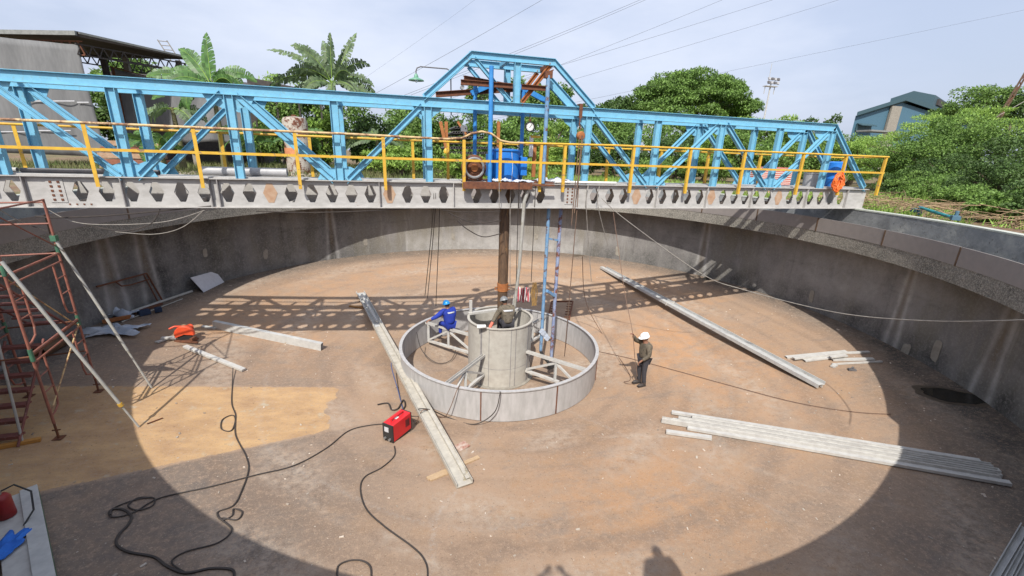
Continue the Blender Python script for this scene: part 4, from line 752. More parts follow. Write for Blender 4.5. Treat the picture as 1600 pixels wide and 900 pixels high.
mb = MB(); h0 = c + Rw @ V((-.2, 0, .5)); mb.tube([h0, h0 + V((0, 0, .06)), h0 + Rw @ V((.4, 0, .06)), h0 + Rw @ V((.4, 0, 0))], .018, 8); mb.build('handle', 'red', wm)
for k in range(5): wb((.12 + k * .03, -.152, .3), (.012, .008, .2), 'vent_slot', 'black', wm, 0)
wb((-.02, .0, .502), (.1, .07, .004), 'sticker', 'white', wm, 0)
# planks and scraps
for (u0, v0, u1, v1, wd, lb_) in ((668, 748, 748, 714, .1, 'pale splintered wood plank crossing under the long dusty channel'), (672, 750, 705, 737, .07, 'narrow wood strip beside the splintered plank')):
    mb = MB(); mb.bar(F(u0, v0, .02), F(u1, v1, .02), wd, .03); tag(mb.build('wood_plank', 'wood'), lb_, 'plank')
mb = MB(); c = F(722, 698); mb.box((c.x, c.y, c.z + .02), (.3, .24, .02), .5); tag(mb.build('paper_sack', mat('torn_sack', (.5, .42, .36), (.3, .14, .1), .9, scale=9), bevel=.004), 'flattened torn paper sack right of the dusty channel', 'sack')
mb = MB(); mb.bar(F(546, 478, .03), F(567, 481, .03), .1, .05); tag(mb.build('wood_block', mat('amber_wood', (.32, .17, .06), (.25, .13, .05), .8)), 'amber wooden block by the far end of the dusty channel', 'block')
# cables on floor
GC = 'dark power leads on the floor'
cable([F(u, v, .02) for u, v in ((616, 697), (616, 712), (597, 730), (570, 745), (563, 765), (572, 795), (600, 822), (645, 855), (663, 875), (668, 900), (660, 960))], .0125, 'cable', 'floor_lead', 'black lead running from the welder down to the bottom edge', 'lead', GC)
cable([F(u, v, .02) for u, v in ((612, 662), (580, 664), (545, 673), (510, 700), (460, 727), (400, 742), (330, 760), (250, 778), (210, 800), (178, 808), (170, 800), (185, 790), (215, 780), (240, 778), (238, 790), (215, 797), (200, 790), (215, 778), (238, 777))], .0125, 'cable', 'floor_lead', 'long black lead from welder curving left into a flat coil', 'lead', GC)
cable([F(u, v, .02) for u, v in ((172, 805), (175, 796), (192, 796), (205, 806), (200, 820), (186, 835), (182, 850), (200, 862), (240, 870), (262, 885), (290, 895), (330, 888), (362, 890), (366, 903))], .02, 'cable', 'floor_lead', 'black lead from the coil winding to the bottom left edge', 'lead', GC)
cable([F(364, 575, .1), F(363, 600, .02)] + [F(u, v, .02) for u, v in ((362, 630), (368, 650), (362, 672), (346, 670), (348, 655), (366, 650), (368, 680), (384, 712), (388, 735), (376, 770), (364, 790), (340, 800), (346, 812), (362, 806), (365, 795), (378, 800), (370, 812), (345, 810), (362, 828), (340, 848), (290, 862), (268, 878), (290, 895))], .012, 'cable', 'floor_lead', 'thin dark lead from the white profile winding down the left floor', 'lead', GC)
cable([F(u, v, .02) for u, v in ((527, 905), (528, 885), (545, 876), (565, 876), (578, 885), (580, 905))], .0125, 'cable', 'floor_lead', 'black loop of lead at the bottom edge of the photo', 'lead', GC)
cable([F(u, v, .03) for u, v in ((590, 632), (606, 630), (612, 640), (622, 638), (630, 625), (633, 634), (626, 644))], .02, 'cable', 'hose_knot', 'thick dark hose scrap on floor behind the welder', 'hose')
cable([F(636, 655, .3), F(630, 640, .03), F(622, 610, .06), F(612, 575, .35), F(612, 562, .42)], .014, mat('blue_lead_rubber', (.05, .08, .2), (.06, .09, .2), .6), 'blue_lead', 'blue lead from the welder over the dusty channel', 'lead')
cable([F(640, 650, .02), F(655, 650, .03), F(652, 640, .4), F(672, 640, .42), F(700, 652, .03), F(740, 663, .03), V((-.9, -3.22, .8)), V((-.75, -3.21, 1.33)), V((-.7, -2.9, 1.2))], .014, 'cable', 'ring_lead', 'dark lead from the welder looping over the ring front edge, right', 'lead')
cable([F(645, 655, .02), F(650, 662, .02), F(662, 640, .45), F(690, 652, .03), V((-2.0, -2.75, .7)), V((-1.75, -2.72, 1.34)), V((-1.6, -2.3, 1.1))], .012, 'brope', 'ring_lead', 'brown lead looping over the ring front edge, left', 'lead')
cable([F(u, v, .02) for u, v in ((930, 548), (985, 560), (1060, 580), (1140, 602), (1240, 628), (1330, 643), (1392, 647))], .011, 'brope', 'floor_rope', 'thin brown rope stretched across the floor right of the white-helmet worker', 'rope')
cable([V((-2.6, 1.2, 1.3)), V((-2.45, 1.0, .7)), V((-2.0, .7, .35)), V((-1.5, .9, .3)), V((-1.2, 1.5, .5))], .012, 'cable', 'torch_lead', 'thin dark torch lead drooping below the blue-helmet worker', 'lead')
# ================================================================= left side of the floor
c = (F(8, 785) + F(45, 775) + F(70, 905) + F(18, 905)) / 4
a, b = F(28, 778, .12), F(50, 930, .12); bx = thing('box_girder', 'wide pale box girder lying on the floor in the lower left corner', 'girder', (a.x, a.y, a.z - .12))
mb = MB(); mb.bar(a - V((0, 0, .02)), b - V((0, 0, .02)), .44, .2); mb.build('body', 'whitep', bx, bevel=.008)
d_ = (b - a).normalized(); s_ = d_.cross(V((0, 0, 1))); mb = MB(); mb.bar(a + s_ * -.14 + V((0, 0, .1)), b + s_ * -.14 + V((0, 0, .1)), .2, .04); mb.build('top_strip', 'galv', bx, bevel=.004)
mb = MB(); mb.bar(a + s_ * -.232, b + s_ * -.232, .012, .1); mb.build('green_edge', 'green', bx)
q = a.lerp(b, .22) + s_ * .12 + V((0, 0, .09)); ex = thing('red_canister', 'dark red gas canister standing on the pale box girder', 'canister', q)
mb = MB(); mb.lathe(q, [(0, 0), (.105, 0), (.11, .01), (.11, .33), (.08, .38), (.03, .4), (0, .4)], 24); mb.build('bottle', 'redcyl', ex, True); mb = MB(); mb.tube([q + V((0, 0, .39)), q + V((0, 0, .46))], .03, 10); mb.build('valve', 'conc', ex)
mb = MB(); mb.tube([q + V((0, 0, .44)), q + V((.12, .12, .46)), q + V((.35, .05, .35)), q + V((.42, -.1, .12)), q + V((.4, -.3, .02))], .013, 8); mb.build('hose', 'black', ex, True)
rag(a.lerp(b, .55) + s_ * .15 + V((0, 0, .1)), .3, .55, .07, 'bcloth', 'bright blue cloth lying on the pale box girder', 8, name='blue_cloth')
# bottom right channels
for i, (u0, v0, u1, v1) in enumerate(((1598, 832, 1556, 905), (1604, 850, 1572, 905), (1612, 858, 1590, 905))):
    a, b = F(u0, v0, .03), F(u1, v1, .03); d_ = (b - a); a2_ = a - d_ * .1; channel(a2_ + V((0, 0, .01 * i)), b + d_ * .8, .13, .07, 'galv', 'corner_channel', ('left', 'middle', 'right')[i] + ' one of three grey channels in the lower right corner', 'grey channels in the lower right corner', flip=1)
# board, frame, cloths, pipe, rods by the wall
a, b = F(318, 457, .01), F(350, 441, .01); up_ = V((a.x + b.x, a.y + b.y, 0)).normalized(); tp = up_ * .5 + V((0, 0, .95)); tp = tp.normalized() * .72
mb = MB(); nrm = (b - a).cross(tp).normalized() * .02; vs = [a, b, b + tp * .8 + (b - a) * -.12, a + tp + (b - a) * -.18]; mb.add(vs + [v_ + nrm for v_ in vs], [(0, 1, 2, 3), (7, 6, 5, 4), (0, 4, 5, 1), (1, 5, 6, 2), (2, 6, 7, 3), (3, 7, 4, 0)]); tag(mb.build('white_board', 'board'), 'white rectangular board leaning against the dark left wall', 'board')
Rn = R_W - .1
A1, A2, A3 = CY(151, 448, Rn), CY(229, 427, Rn), F(254, 470, .03); fr = thing('bent_rack', 'rusty bent tube rack leaning against the left wall', 'rack', A3)
mb = MB(); mb.tube([A1, A2, A3], .03, 8); mb.build('tube_frame', 'rust', fr); mb = MB(); q0, q1 = CY(180, 440, Rn), CY(190, 447, Rn); mb.tube([q0, q1, CY(205, 445, Rn), A2 + (A3 - A2) * .2], .022, 8); mb.build('inner_tube', 'rust', fr); mb = MB(); mb.tube([CY(225, 430, Rn - .15), F(247, 472, .03)], .02, 8); mb.build('strut', 'rust', fr)
mb = MB(); mb.tube([F(205, 487, .05), F(300, 455, .05)], .05, 10); tag(mb.build('white_tube', 'brace', None, True), 'long pale tube lying at the foot of the left wall', 'tube')
mb = MB(); mb.tube([F(190, 503, .03), F(285, 467, .03)], .02, 8); tag(mb.build('thin_rod', 'brace', None, True), 'thin pale rod lying parallel to the tube by the left wall', 'rod')
mb = MB(); mb.bar(F(205, 490, .03), F(250, 474, .03), .25, .05); tag(mb.build('brown_board', 'rust'), 'flat brown board beside pale tube', 'board')
mb = MB(); c = F(226, 492); mb.box((c.x, c.y, c.z + .09), (.32, .2, .18), .8); mb.box((c.x + .3, c.y + .25, c.z + .08), (.2, .16, .16), .5); tag(mb.build('blue_toolbox', mat('navy_plastic', (.015, .03, .07), (.02, .04, .08), .6), bevel=.015), 'small dark blue toolbox on the floor by the left wall', 'toolbox')
rag(F(172, 519), 1.5, .8, .2, 'cloth', 'large crumpled pale sheet on the floor by the left wall', 11, 22, 'crumpled_sheet'); rag(F(184, 495), 1.0, .5, .3, 'cloth', 'smaller crumpled pale sheet nearer the wall', 12, 18, 'crumpled_sheet')
mb = MB(); c = F(184, 503); mb.box((c.x, c.y, c.z + .1), (.7, .12, .1), .6); tag(mb.build('brown_block', 'rust2'), 'brown steel piece between the two crumpled sheets', 'steel piece')
mb = MB(); a, b = F(60, 552, .17), F(100, 530, .17); d_ = (b - a); 
for e in (0,): pass
mbp = MB(); o_ = len(mbp.v); aa, bb = V(a), V(b); ax_ = (bb - aa).normalized(); s1 = ax_.cross(V((0, 0, 1))).normalized(); s2 = s1.cross(ax_)
for rr_, e in ((.17, aa), (.17, bb), (.145, bb), (.145, aa)):
    for i in range(20): t = 2 * math.pi * i / 20; mbp.v.append(tuple(e + s1 * rr_ * math.cos(t) + s2 * rr_ * math.sin(t)))
for k in range(4):
    for i in range(20): mbp.f.append((k * 20 + i, k * 20 + (i + 1) % 20, ((k + 1) % 4) * 20 + (i + 1) % 20, ((k + 1) % 4) * 20 + i)); mbp.mi.append(0)
tag(mbp.build('brown_pipe', mat('ochre_brown_pipe', (.13, .07, .03), (.08, .045, .025), .6), None, True), 'short thick brown pipe lying behind the scaffold', 'pipe')
# ================================================================= scaffold
sf = thing('scaffold_tower', 'rusty orange scaffold tower with stairs at the left edge', 'scaffold', (-10.3, -2.2, 1.35))
posts = {'A': (-9.94, -2.99), 'B': (-10.28, -1.07), 'C': (-11.15, -3.25), 'D': (-11.45, -1.30)}
def PP(k, z): return V((posts[k][0], posts[k][1], z))
for k in posts:
    zb = fz(*posts[k]); mb = MB(); top = 5.92 if k in 'BD' else 6.0
    mb.tube([PP(k, zb + .35), PP(k, 3.15)], .024, 10); mb.build('standard', 'orangesc', sf, True); mb = MB(); mb.tube([PP(k, 3.15), PP(k, top)], .024, 10); mb.build('standard', 'orangesc', sf, True)
    [MB().tube([PP(k, za_), PP(k, zb_)], .034, 10).build('coupler', 'green', sf) for za_, zb_ in ((3.05, 3.3), (4.75, 4.95))]
    j = MB(); j.tube([PP(k, zb + .02), PP(k, zb + .4)], .02, 8); j.box(PP(k, zb + .012), (.16, .16, .015)); j.bar(PP(k, zb + .2) - V((.07, 0, 0)), PP(k, zb + .2) + V((.07, 0, 0)), .02, .02); j.build('jack', 'rust', sf)
for z0_ in (1.75, 3.3):      # walk-through frames A-B side ladder panels
    for k0, k1 in (('A', 'B'), ('C', 'D')):
        P_a, P_b = PP(k0, z0_), PP(k1, z0_); zt = z0_ + 1.45
        mb = MB(); mb.tube([PP(k0, zt), PP(k1, zt)], .024, 8); mb.tube([PP(k0, zt - .18), PP(k1, zt - .18)], .018, 8); mb.build('ledger', 'orangesc', sf)
        for k_, o_k in ((k0, k1), (k1, k0)):
            dv_ = (PP(o_k, 0) - PP(k_, 0)).normalized() * .36
            mb = MB(); mb.tube([PP(k_, zt - .18) + dv_, PP(k_, z0_ + .35) + dv_, PP(k_, z0_ + .18) + dv_ * .85, PP(k_, z0_ + .1) + dv_ * .4, PP(k_, z0_ + .08)], .018, 8); 
            for q in (.6, .95): mb.tube([PP(k_, z0_ + q), PP(k_, z0_ + q) + dv_], .013, 6)
            mb.build('ladder_panel', 'orangesc', sf)
for k0, k1, a_, b_ in (('A', 'B', 1.9, 3.1), ('B', 'A', 3.0, 4.7), ('C', 'D', 3.4, 4.9), ('B', 'A', 4.9, 5.95), ('A', 'C', 4.8, 5.9)): mb = MB(); mb.tube([PP(k0, a_), PP(k1, b_)], .014, 6); mb.build('cross_brace', 'rail' if a_ < 4 else 'orangesc', sf)
for k0, k1, z_ in (('A', 'C', 4.75), ('B', 'D', 4.75), ('A', 'C', 5.9), ('B', 'D', 5.85), ('A', 'C', 3.15), ('B', 'D', 3.15), ('B', 'D', 5.4), ('A', 'B', 3.16), ('B', 'D', 2.4), ('A', 'B', 5.9)): mb = MB(); mb.tube([PP(k0, z_), PP(k1, z_)], .018, 8); mb.build('ledger', 'orangesc' if z_ > 3.5 else 'rust', sf)
# stairs
for i in range(7): t = i / 6; y_ = -3.1 + 1.05 * t * 1.0; z_ = 1.55 + 1.45 * t; mb = MB(); mb.box((-10.72, y_, z_), (.62, .17, .035)); mb.bar((-11.03, y_ - .085, z_), (-10.41, y_ - .085, z_), .01, .06); mb.build('tread', 'tread', sf)
for x_ in (-10.40, -11.04): mb = MB(); mb.tube([(x_, -3.28, 1.4), (x_, -1.95, 3.1)], .022, 8); mb.build('stringer', 'tread', sf)
for i in range(7): t = i / 6; y_ = -1.35 - 1.2 * t; z_ = 3.25 + 1.3 * t; mb = MB(); mb.box((-10.75, y_, z_), (.62, .15, .03)); mb.build('tread', 'tread', sf)
for x_ in (-10.44, -11.06): mb = MB(); mb.tube([(x_, -1.15, 3.1), (x_, -2.75, 4.75)], .022, 8); mb.build('stringer', 'tread', sf)
q = F(35, 690, .05); mb = MB(); mb.tube([q, V((-10.35, -3.0, 3.55))], .022, 8); mb.build('support_leg', 'brace', sf)
mb = MB(); mb.tube([(-11.1, -3.35, 3.0), (-11.3, -3.4, 1.6)], .02, 8); mb.build('support_leg', 'brace', sf)
GB = 'raking props of the scaffold'
a, b = F(217, 667, .01), PP('A', 5.02) + V((.02, 0, 0)); mb = MB(); mb.tube([a, a.lerp(b, .17)], .02, 8); mb.tube([a.lerp(b, .15), b], .03, 10); bp = thing('raking_prop', 'nearer raking prop with a yellow collar, leaning on the scaffold', 'prop', a, GB); mb.build('tube', 'brace', bp, True); mb = MB(); c = a.lerp(b, .16); dn = (b - a).normalized() * .04; mb.tube([c - dn, c + dn], .045, 10); mb.build('collar', 'yellow', bp)
a, b = F(237, 606, .01), PP('B', 5.08); mb = MB(); mb.tube([a, a.lerp(b, .3)], .022, 8); mb.tube([a.lerp(b, .28), b], .03, 10); bp = thing('raking_prop', 'farther pale raking prop leaning on the scaffold top joint', 'prop', a, GB); mb.build('tube', 'brace', bp, True); mb = MB(); mb.box(b, (.1, .1, .12)); mb.build('coupler', 'green', bp)
mb = MB(); mb.bar(F(-20, 702, .04), F(64, 686, .04), .1, .07); tag(mb.build('orange_plank', 'plank', None, bevel=.005), 'short orange timber plank under the scaffold foot', 'plank')
mb = MB(); mb.tube([F(230, 662, .02), F(254, 653, .02)], .015, 6); tag(mb.build('steel_rod', 'rust'), 'short rusty rod by the foot of the nearer raking prop', 'rod')
# debris on the floor
n = 1900; rr_ = 12.4 * np.sqrt(rng.uniform(0, 1, n)); aa = rng.uniform(0, 2 * math.pi, n); x_, y_ = rr_ * np.cos(aa), rr_ * np.sin(aa)
keep = rr_ > 3.3; x_, y_ = x_[keep], y_[keep]; n = len(x_); s_ = rng.gamma(1.5, .0055, n) + .006; th = rng.uniform(0, 6.28, n); mb = MB()
for i in range(n): mb.box((x_[i], y_[i], fz(x_[i], y_[i]) + s_[i] * .2), (s_[i] * 2, s_[i] * rng.uniform(.6, 1.4), s_[i] * .5), th[i])
tag(mb.build('gravel_chips', 'chip'), 'scattered pale chips and grit over the tank floor', 'grit', kind='stuff')
# ================================================================= people
def skin_mesh(verts, edges, radii, m, sub=2):
    me = bpy.data.meshes.new('tmp'); me.from_pydata([tuple(v_) for v_ in verts], edges, []); o = bpy.data.objects.new('tmp', me); COL.objects.link(o)
    md = o.modifiers.new('skin', 'SKIN'); md.use_smooth_shade = True
    for i, r_ in enumerate(radii): me.skin_vertices[0].data[i].radius = (r_, r_) if not isinstance(r_, tuple) else r_
    me.skin_vertices[0].data[0].use_root = True
    o.modifiers.new('sub', 'SUBSURF').levels = sub; o.modifiers['sub'].render_levels = sub
    dg = bpy.context.evaluated_depsgraph_get(); dg.update(); e = o.evaluated_get(dg); out = bpy.data.meshes.new_from_object(e); vs = [tuple(v_.co) for v_ in out.vertices]; fs = [tuple(p_.vertices) for p_ in out.polygons]
    bpy.data.objects.remove(o); bpy.data.meshes.remove(me); return vs, fs
def person(label, J, face, top, bottom, helmet, extras=(), loc=None, group=None, gloves=None):
    # J: hip chest neck head shL shR elL elR wrL wrR hpL hpR knL knR anL anR toL toR (world)
    J = {k: V(v_) for k, v_ in J.items()}; low = min(J['anL'].z, J['anR'].z) - .08
    P = thing('person', label, 'person', (J['hip'].x, J['hip'].y, low), group)
    names = ['hip', 'belly', 'chest', 'neck', 'skull', 'shL', 'elL', 'wrL', 'haL', 'shR', 'elR', 'wrR', 'haR', 'hpL', 'knL', 'anL', 'toL', 'hpR', 'knR', 'anR', 'toR']
    J['belly'] = J['hip'].lerp(J['chest'], .5); f = V(face).normalized(); J['skull'] = J['head'].copy()
    for s_ in 'LR': J['ha' + s_] = J['wr' + s_] + (J['wr' + s_] - J['el' + s_]).normalized() * .06
    E = [('hip', 'belly'), ('belly', 'chest'), ('chest', 'neck'), ('neck', 'skull')]
    for s_ in 'LR': E += [('chest', 'sh' + s_), ('sh' + s_, 'el' + s_), ('el' + s_, 'wr' + s_), ('wr' + s_, 'ha' + s_), ('hip', 'hp' + s_), ('hp' + s_, 'kn' + s_), ('kn' + s_, 'an' + s_), ('an' + s_, 'to' + s_)]
    rad = dict(hip=.13, belly=.12, chest=.14, neck=.055, skull=.07, sh=.065, el=.042, wr=.027, ha=.03, hp=.085, kn=.055, an=.038, to=.03)
    R_ = [rad.get(k, rad.get(k[:2])) for k in names]; vs, fs = skin_mesh([J[k] for k in names], [(names.index(a), names.index(b)) for a, b in E], R_, 'skin')
    mb = MB(); mb.add(vs, fs)
    # head with face
    hc = J['head']; upv = (hc - J['neck']).normalized(); sd_ = f.cross(upv).normalized(); f2 = upv.cross(sd_).normalized(); RH = Matrix((f2, sd_, upv)).transposed()
    mb.ell(hc, (.098, .078, .122), 16, 12, RH); mb.ell(hc + RH @ V((.03, 0, -.07)), (.062, .052, .055), 12, 8, RH); mb.ell(hc + RH @ V((.102, 0, -.012)), (.02, .014, .026), 8, 6, RH)
    for k in (-1, 1): mb.ell(hc + RH @ V((0, k * .079, -.005)), (.02, .01, .032), 8, 6, RH)
    # hands
    for s_ in 'LR':
        w0, e0 = J['wr' + s_], J['el' + s_]; d = (w0 - e0).normalized(); sd2 = d.cross(V((0, 0, 1))); sd2 = sd2.normalized() if sd2.length > .1 else V((1, 0, 0)); nn = sd2.cross(d); RHd = Matrix((d, sd2, nn)).transposed()
        mb.ell(w0 + d * .06, (.052, .04, .018), 10, 8, RHd)
        for q, L_ in ((-.03, .07), (-.01, .082), (.01, .078), (.03, .06)): b0_ = w0 + RHd @ V((.095, q, 0)); mb.tube([b0_ - d * .02, b0_ + RHd @ V((L_ * .4, 0, -.012)), b0_ + RHd @ V((L_ * .65, 0, -.04)), b0_ + RHd @ V((L_ * .6, 0, -.065))], [.011, .010, .009, .007], 6)
        b0_ = w0 + RHd @ V((.04, .035, 0)); mb.tube([b0_, b0_ + RHd @ V((.03, .03, -.015)), b0_ + RHd @ V((.06, .03, -.035))], [.012, .011, .008], 6)
    mb.build('body', 'skin', P, True)
    mb = MB()
    for k in (-1, 1): mb.ell(hc + RH @ V((.086, k * .032, .012)), (.012, .014, .008), 8, 6, RH)
    mb.box(hc + RH @ V((.098, 0, -.055)), (.01, .045, .008), R=RH); mb.build('eyes_and_mouth', 'hair', P)
    mb = MB(); mb.ell(hc + RH @ V((-.02, 0, .02)), (.092, .084, .115), 14, 10, RH); mb.build('hair', 'hair', P, True)
    # shirt
    nm = ['hip', 'belly', 'chest', 'neck', 'shL', 'elL', 'wrL', 'shR', 'elR', 'wrR']; E2 = [('hip', 'belly'), ('belly', 'chest'), ('chest', 'neck'), ('chest', 'shL'), ('shL', 'elL'), ('elL', 'wrL'), ('chest', 'shR'), ('shR', 'elR'), ('elR', 'wrR')]
    r2 = dict(hip=.185, belly=.185, chest=.205, neck=.08, sh=.105, el=.07, wr=.05)
    if top == 'overall': r2 = {k: v * 1.12 for k, v in r2.items()}
    JJ = dict(J); JJ['neck'] = J['chest'].lerp(J['neck'], .8); JJ['hip'] = J['hip'] + (J['hip'] - J['belly']).normalized() * .035
    for s_ in 'LR': JJ['wr' + s_] = J['el' + s_].lerp(J['wr' + s_], .9 if 'long' in extras else .25)
    vs, fs = skin_mesh([JJ[k] for k in nm], [(nm.index(a), nm.index(b)) for a, b in E2], [r2.get(k, r2.get(k[:2])) for k in nm], top); mb = MB(); mb.add(vs, fs); S = mb.build('shirt', top, P, True)
    if 'tape' in extras:
        mid = J['chest'] + V((0, 0, .03)); u_ = (J['shR'] - J['shL']).normalized(); bk = -f; mb = MB()
        pts = [mid + u_ * (.2 * math.cos(t)) + bk * (.185 * math.sin(t)) + V((0, 0, .02 * math.sin(t))) for t in np.linspace(0, math.pi, 9)]
        for p0_, p1_ in zip(pts[:-1], pts[1:]): mb.bar(p0_, p1_, .012, .045)
        mb.build('reflective_band', 'refl', S)
    nm = ['hip', 'hpL', 'knL', 'anL', 'hpR', 'knR', 'anR']; E3 = [('hip', 'hpL'), ('hpL', 'knL'), ('knL', 'anL'), ('hip', 'hpR'), ('hpR', 'knR'), ('knR', 'anR')]; r3 = dict(hip=.15, hp=.108, kn=.075, an=.062)
    vs, fs = skin_mesh([J[k] for k in nm], [(nm.index(a), nm.index(b)) for a, b in E3], [r3.get(k, r3.get(k[:2])) for k in nm], bottom); mb = MB(); mb.add(vs, fs); mb.build('trousers', bottom, P, True)
    for s_ in 'LR':
        a_, t_ = J['an' + s_], J['to' + s_]; d = V((t_.x - a_.x, t_.y - a_.y, 0)); d = d.normalized() if d.length > .01 else f; Rb = Matrix((d, V((0, 0, 1)).cross(d), V((0, 0, 1)))).transposed()
        mb = MB(); mb.ell(a_ + d * .075 - V((0, 0, .035)), (.15, .055, .05), 12, 8, Rb); mb.tube([a_ - V((0, 0, .03)), a_ + V((0, 0, .08))], .058, 12); mb.box(a_ + d * .07 - V((0, 0, .072)), (.28, .1, .02), R=Rb); mb.build('boot', 'boot', P, True)
    if helmet:
        mb = MB(); t0 = hc + upv * .03; o_ = len(mb.v); prof = [(.0, .135), (.06, .125), (.1, .09), (.125, .03), (.13, 0), (.12, 0), (.0, .1)]
        for i in range(24):
            a = 2 * math.pi * i / 24
            for r_, z_ in prof: mb.v.append(tuple(t0 + RH @ V((r_ * 1.1 * math.cos(a), r_ * math.sin(a), z_))))
        k_ = len(prof)
        for i in range(24):
            for q in range(k_ - 1): mb.f.append((i * k_ + q, ((i + 1) % 24) * k_ + q, ((i + 1) % 24) * k_ + q + 1, i * k_ + q + 1)); mb.mi.append(0)
        mb.ell(t0 + RH @ V((.1, 0, .004)), (.09, .1, .012), 16, 6, RH); mb.ell(t0 + RH @ V((0, 0, .06)), (.13, .02, .09), 12, 8, RH); mb.build('helmet', helmet, P, True)
    if gloves:
        for s_ in gloves: mb = MB(); w0, e0 = J['wr' + s_], J['el' + s_]; d = (w0 - e0).normalized(); mb.tube([w0 - d * .04, w0 + d * .03, w0 + d * .1, w0 + d * .16], [.05, .048, .055, .03], 10); mb.build('glove', 'glove', P, True)
    return P
# standing worker, facing left (-x)
b = V((3.87, -2.36, fz(3.87, -2.36)))
def S_(x, y, z): return b + V((x, y, z))
person('person in white helmet and brown shirt standing on the floor, arm raised to rope', dict(hip=S_(0.02, 0, .90), chest=S_(.0, 0, 1.24), neck=S_(-.02, 0, 1.43), head=S_(-.06, 0, 1.56), shL=S_(0, -.18, 1.35), shR=S_(0, .18, 1.35), elR=S_(-.27, .13, 1.44), wrR=S_(-.44, .03, 1.66), elL=S_(-.0, -.24, 1.08), wrL=S_(-.19, -.17, .90), hpL=S_(.01, -.09, .86), hpR=S_(.01, .09, .86), knL=S_(.0, -.10, .47), knR=S_(-.04, .10, .47), anL=S_(.04, -.11, .09), anR=S_(.0, .11, .09), toL=S_(-.1, -.12, .05), toR=S_(-.15, .11, .05)), (-1, .1, 0), 'khaki', 'navy', 'helmw', ('long', 'tape'))
# seated worker in blue on the spoke, back to camera
sb = V((-1.45, 1.42, 1.30)); D1 = V((-.68, .73, 0)).normalized(); 
def T_(f_, s, z): return sb + V((0, .0, 0)) + V((-.35, .94, 0)).normalized() * f_ + V((.94, .35, 0)) * s + V((0, 0, z))
person('person in royal blue overalls and blue helmet sitting on a spoke, back turned', dict(hip=T_(0, 0, .13), chest=T_(.10, 0, .48), neck=T_(.16, 0, .66), head=T_(.19, -.02, .79), shL=T_(.12, -.19, .60), shR=T_(.12, .19, .60), elL=T_(.18, -.42, .42), wrL=T_(.22, -.64, .34), elR=T_(.32, .22, .36), wrR=T_(.46, .05, .28), hpL=T_(.02, -.11, .10), hpR=T_(.02, .11, .10), knL=T_(.42, -.16, .08), knR=T_(.42, .18, .08), anL=T_(.44, -.16, -.36), anR=T_(.44, .2, -.36), toL=T_(.58, -.16, -.4), toR=T_(.58, .2, -.4)), (-.5, .85, -.25), 'overall', 'overall', 'helmb', ('long', 'tape'))
# worker leaning over the cylinder edge
cb_ = V((0.06, -.72, 2.14))
def U_(f_, s, z): return cb_ + V((s, f_, z))
person('person in brown shirt and dark grey helmet sitting on the cylinder rim, back turned', dict(hip=U_(0, 0, .06), chest=U_(.10, -.02, .40), neck=U_(.17, -.05, .58), head=U_(.22, -.07, .70), shL=U_(.12, -.2, .52), shR=U_(.12, .17, .52), elL=U_(.10, -.36, .28), wrL=U_(-.02, -.50, .10), elR=U_(.3, .2, .3), wrR=U_(.45, .05, .2), hpL=U_(.04, -.11, .06), hpR=U_(.04, .11, .06), knL=U_(.44, -.15, .02), knR=U_(.44, .15, .02), anL=U_(.46, -.15, -.4), anR=U_(.46, .15, -.4), toL=U_(.6, -.15, -.44), toR=U_(.6, .15, -.44)), (-.1, 1, -.3), 'khaki', 'navy', 'helmg', ('long', 'tape'), gloves='L')
mb = MB(); mb.tube([cb_ + V((-.72, -.2, .1)), cb_ + V((-.95, -.1, .06))], [.05, .065], 12); tag(mb.build('white_tube_piece', 'white', None, True), 'short white tube held at the cylinder rim by the gloved hand', 'tube')
# two onlookers on the bank beside the camera (their shadows fall on the tank floor)
def bystander(px, py, arms, label, fx=0):
    b = V((px, py, GZ)); f = V((-px, -py, 0)).normalized(); s = V((0, 0, 1)).cross(f)
    def Q(f_, s_, z): return b + f * f_ + s * s_ + V((0, 0, z))
    J = dict(hip=Q(0, 0, .90), chest=Q(0, 0, 1.25), neck=Q(0, 0, 1.43), head=Q(.02, 0, 1.57), shL=Q(0, .18, 1.36), shR=Q(0, -.18, 1.36), hpL=Q(0, .1, .86), hpR=Q(0, -.1, .86), knL=Q(.02, .11, .48), knR=Q(.02, -.11, .48), anL=Q(0, .12, .09), anR=Q(0, -.12, .09), toL=Q(.15, .13, .05), toR=Q(.15, -.13, .05))
    if arms: J.update(elL=Q(.12, .36, 1.42), wrL=Q(.26, .16, 1.56), elR=Q(.12, -.36, 1.42), wrR=Q(.26, -.16, 1.56))
    else: J.update(elL=Q(0, .26, 1.08), wrL=Q(.08, .24, .84), elR=Q(0, -.26, 1.08), wrR=Q(.08, -.24, .84))
    return person(label, J, f, 'navy', 'navy', None, ('long',))
fc = V((-CAM.x, -CAM.y, 0)).normalized(); pb_ = CAM - fc * .55; pb_.z = 0
bystander(pb_.x, pb_.y, True, 'person holding up a phone on the bank, seen as the lower left shadow')
sh2 = F(1027, 862); t = (GZ + 1.62 - sh2.z) / -LD.z; q2 = sh2 - LD * t
bystander(q2.x, q2.y, False, 'person standing on the bank, seen as the shadow at right of the other')

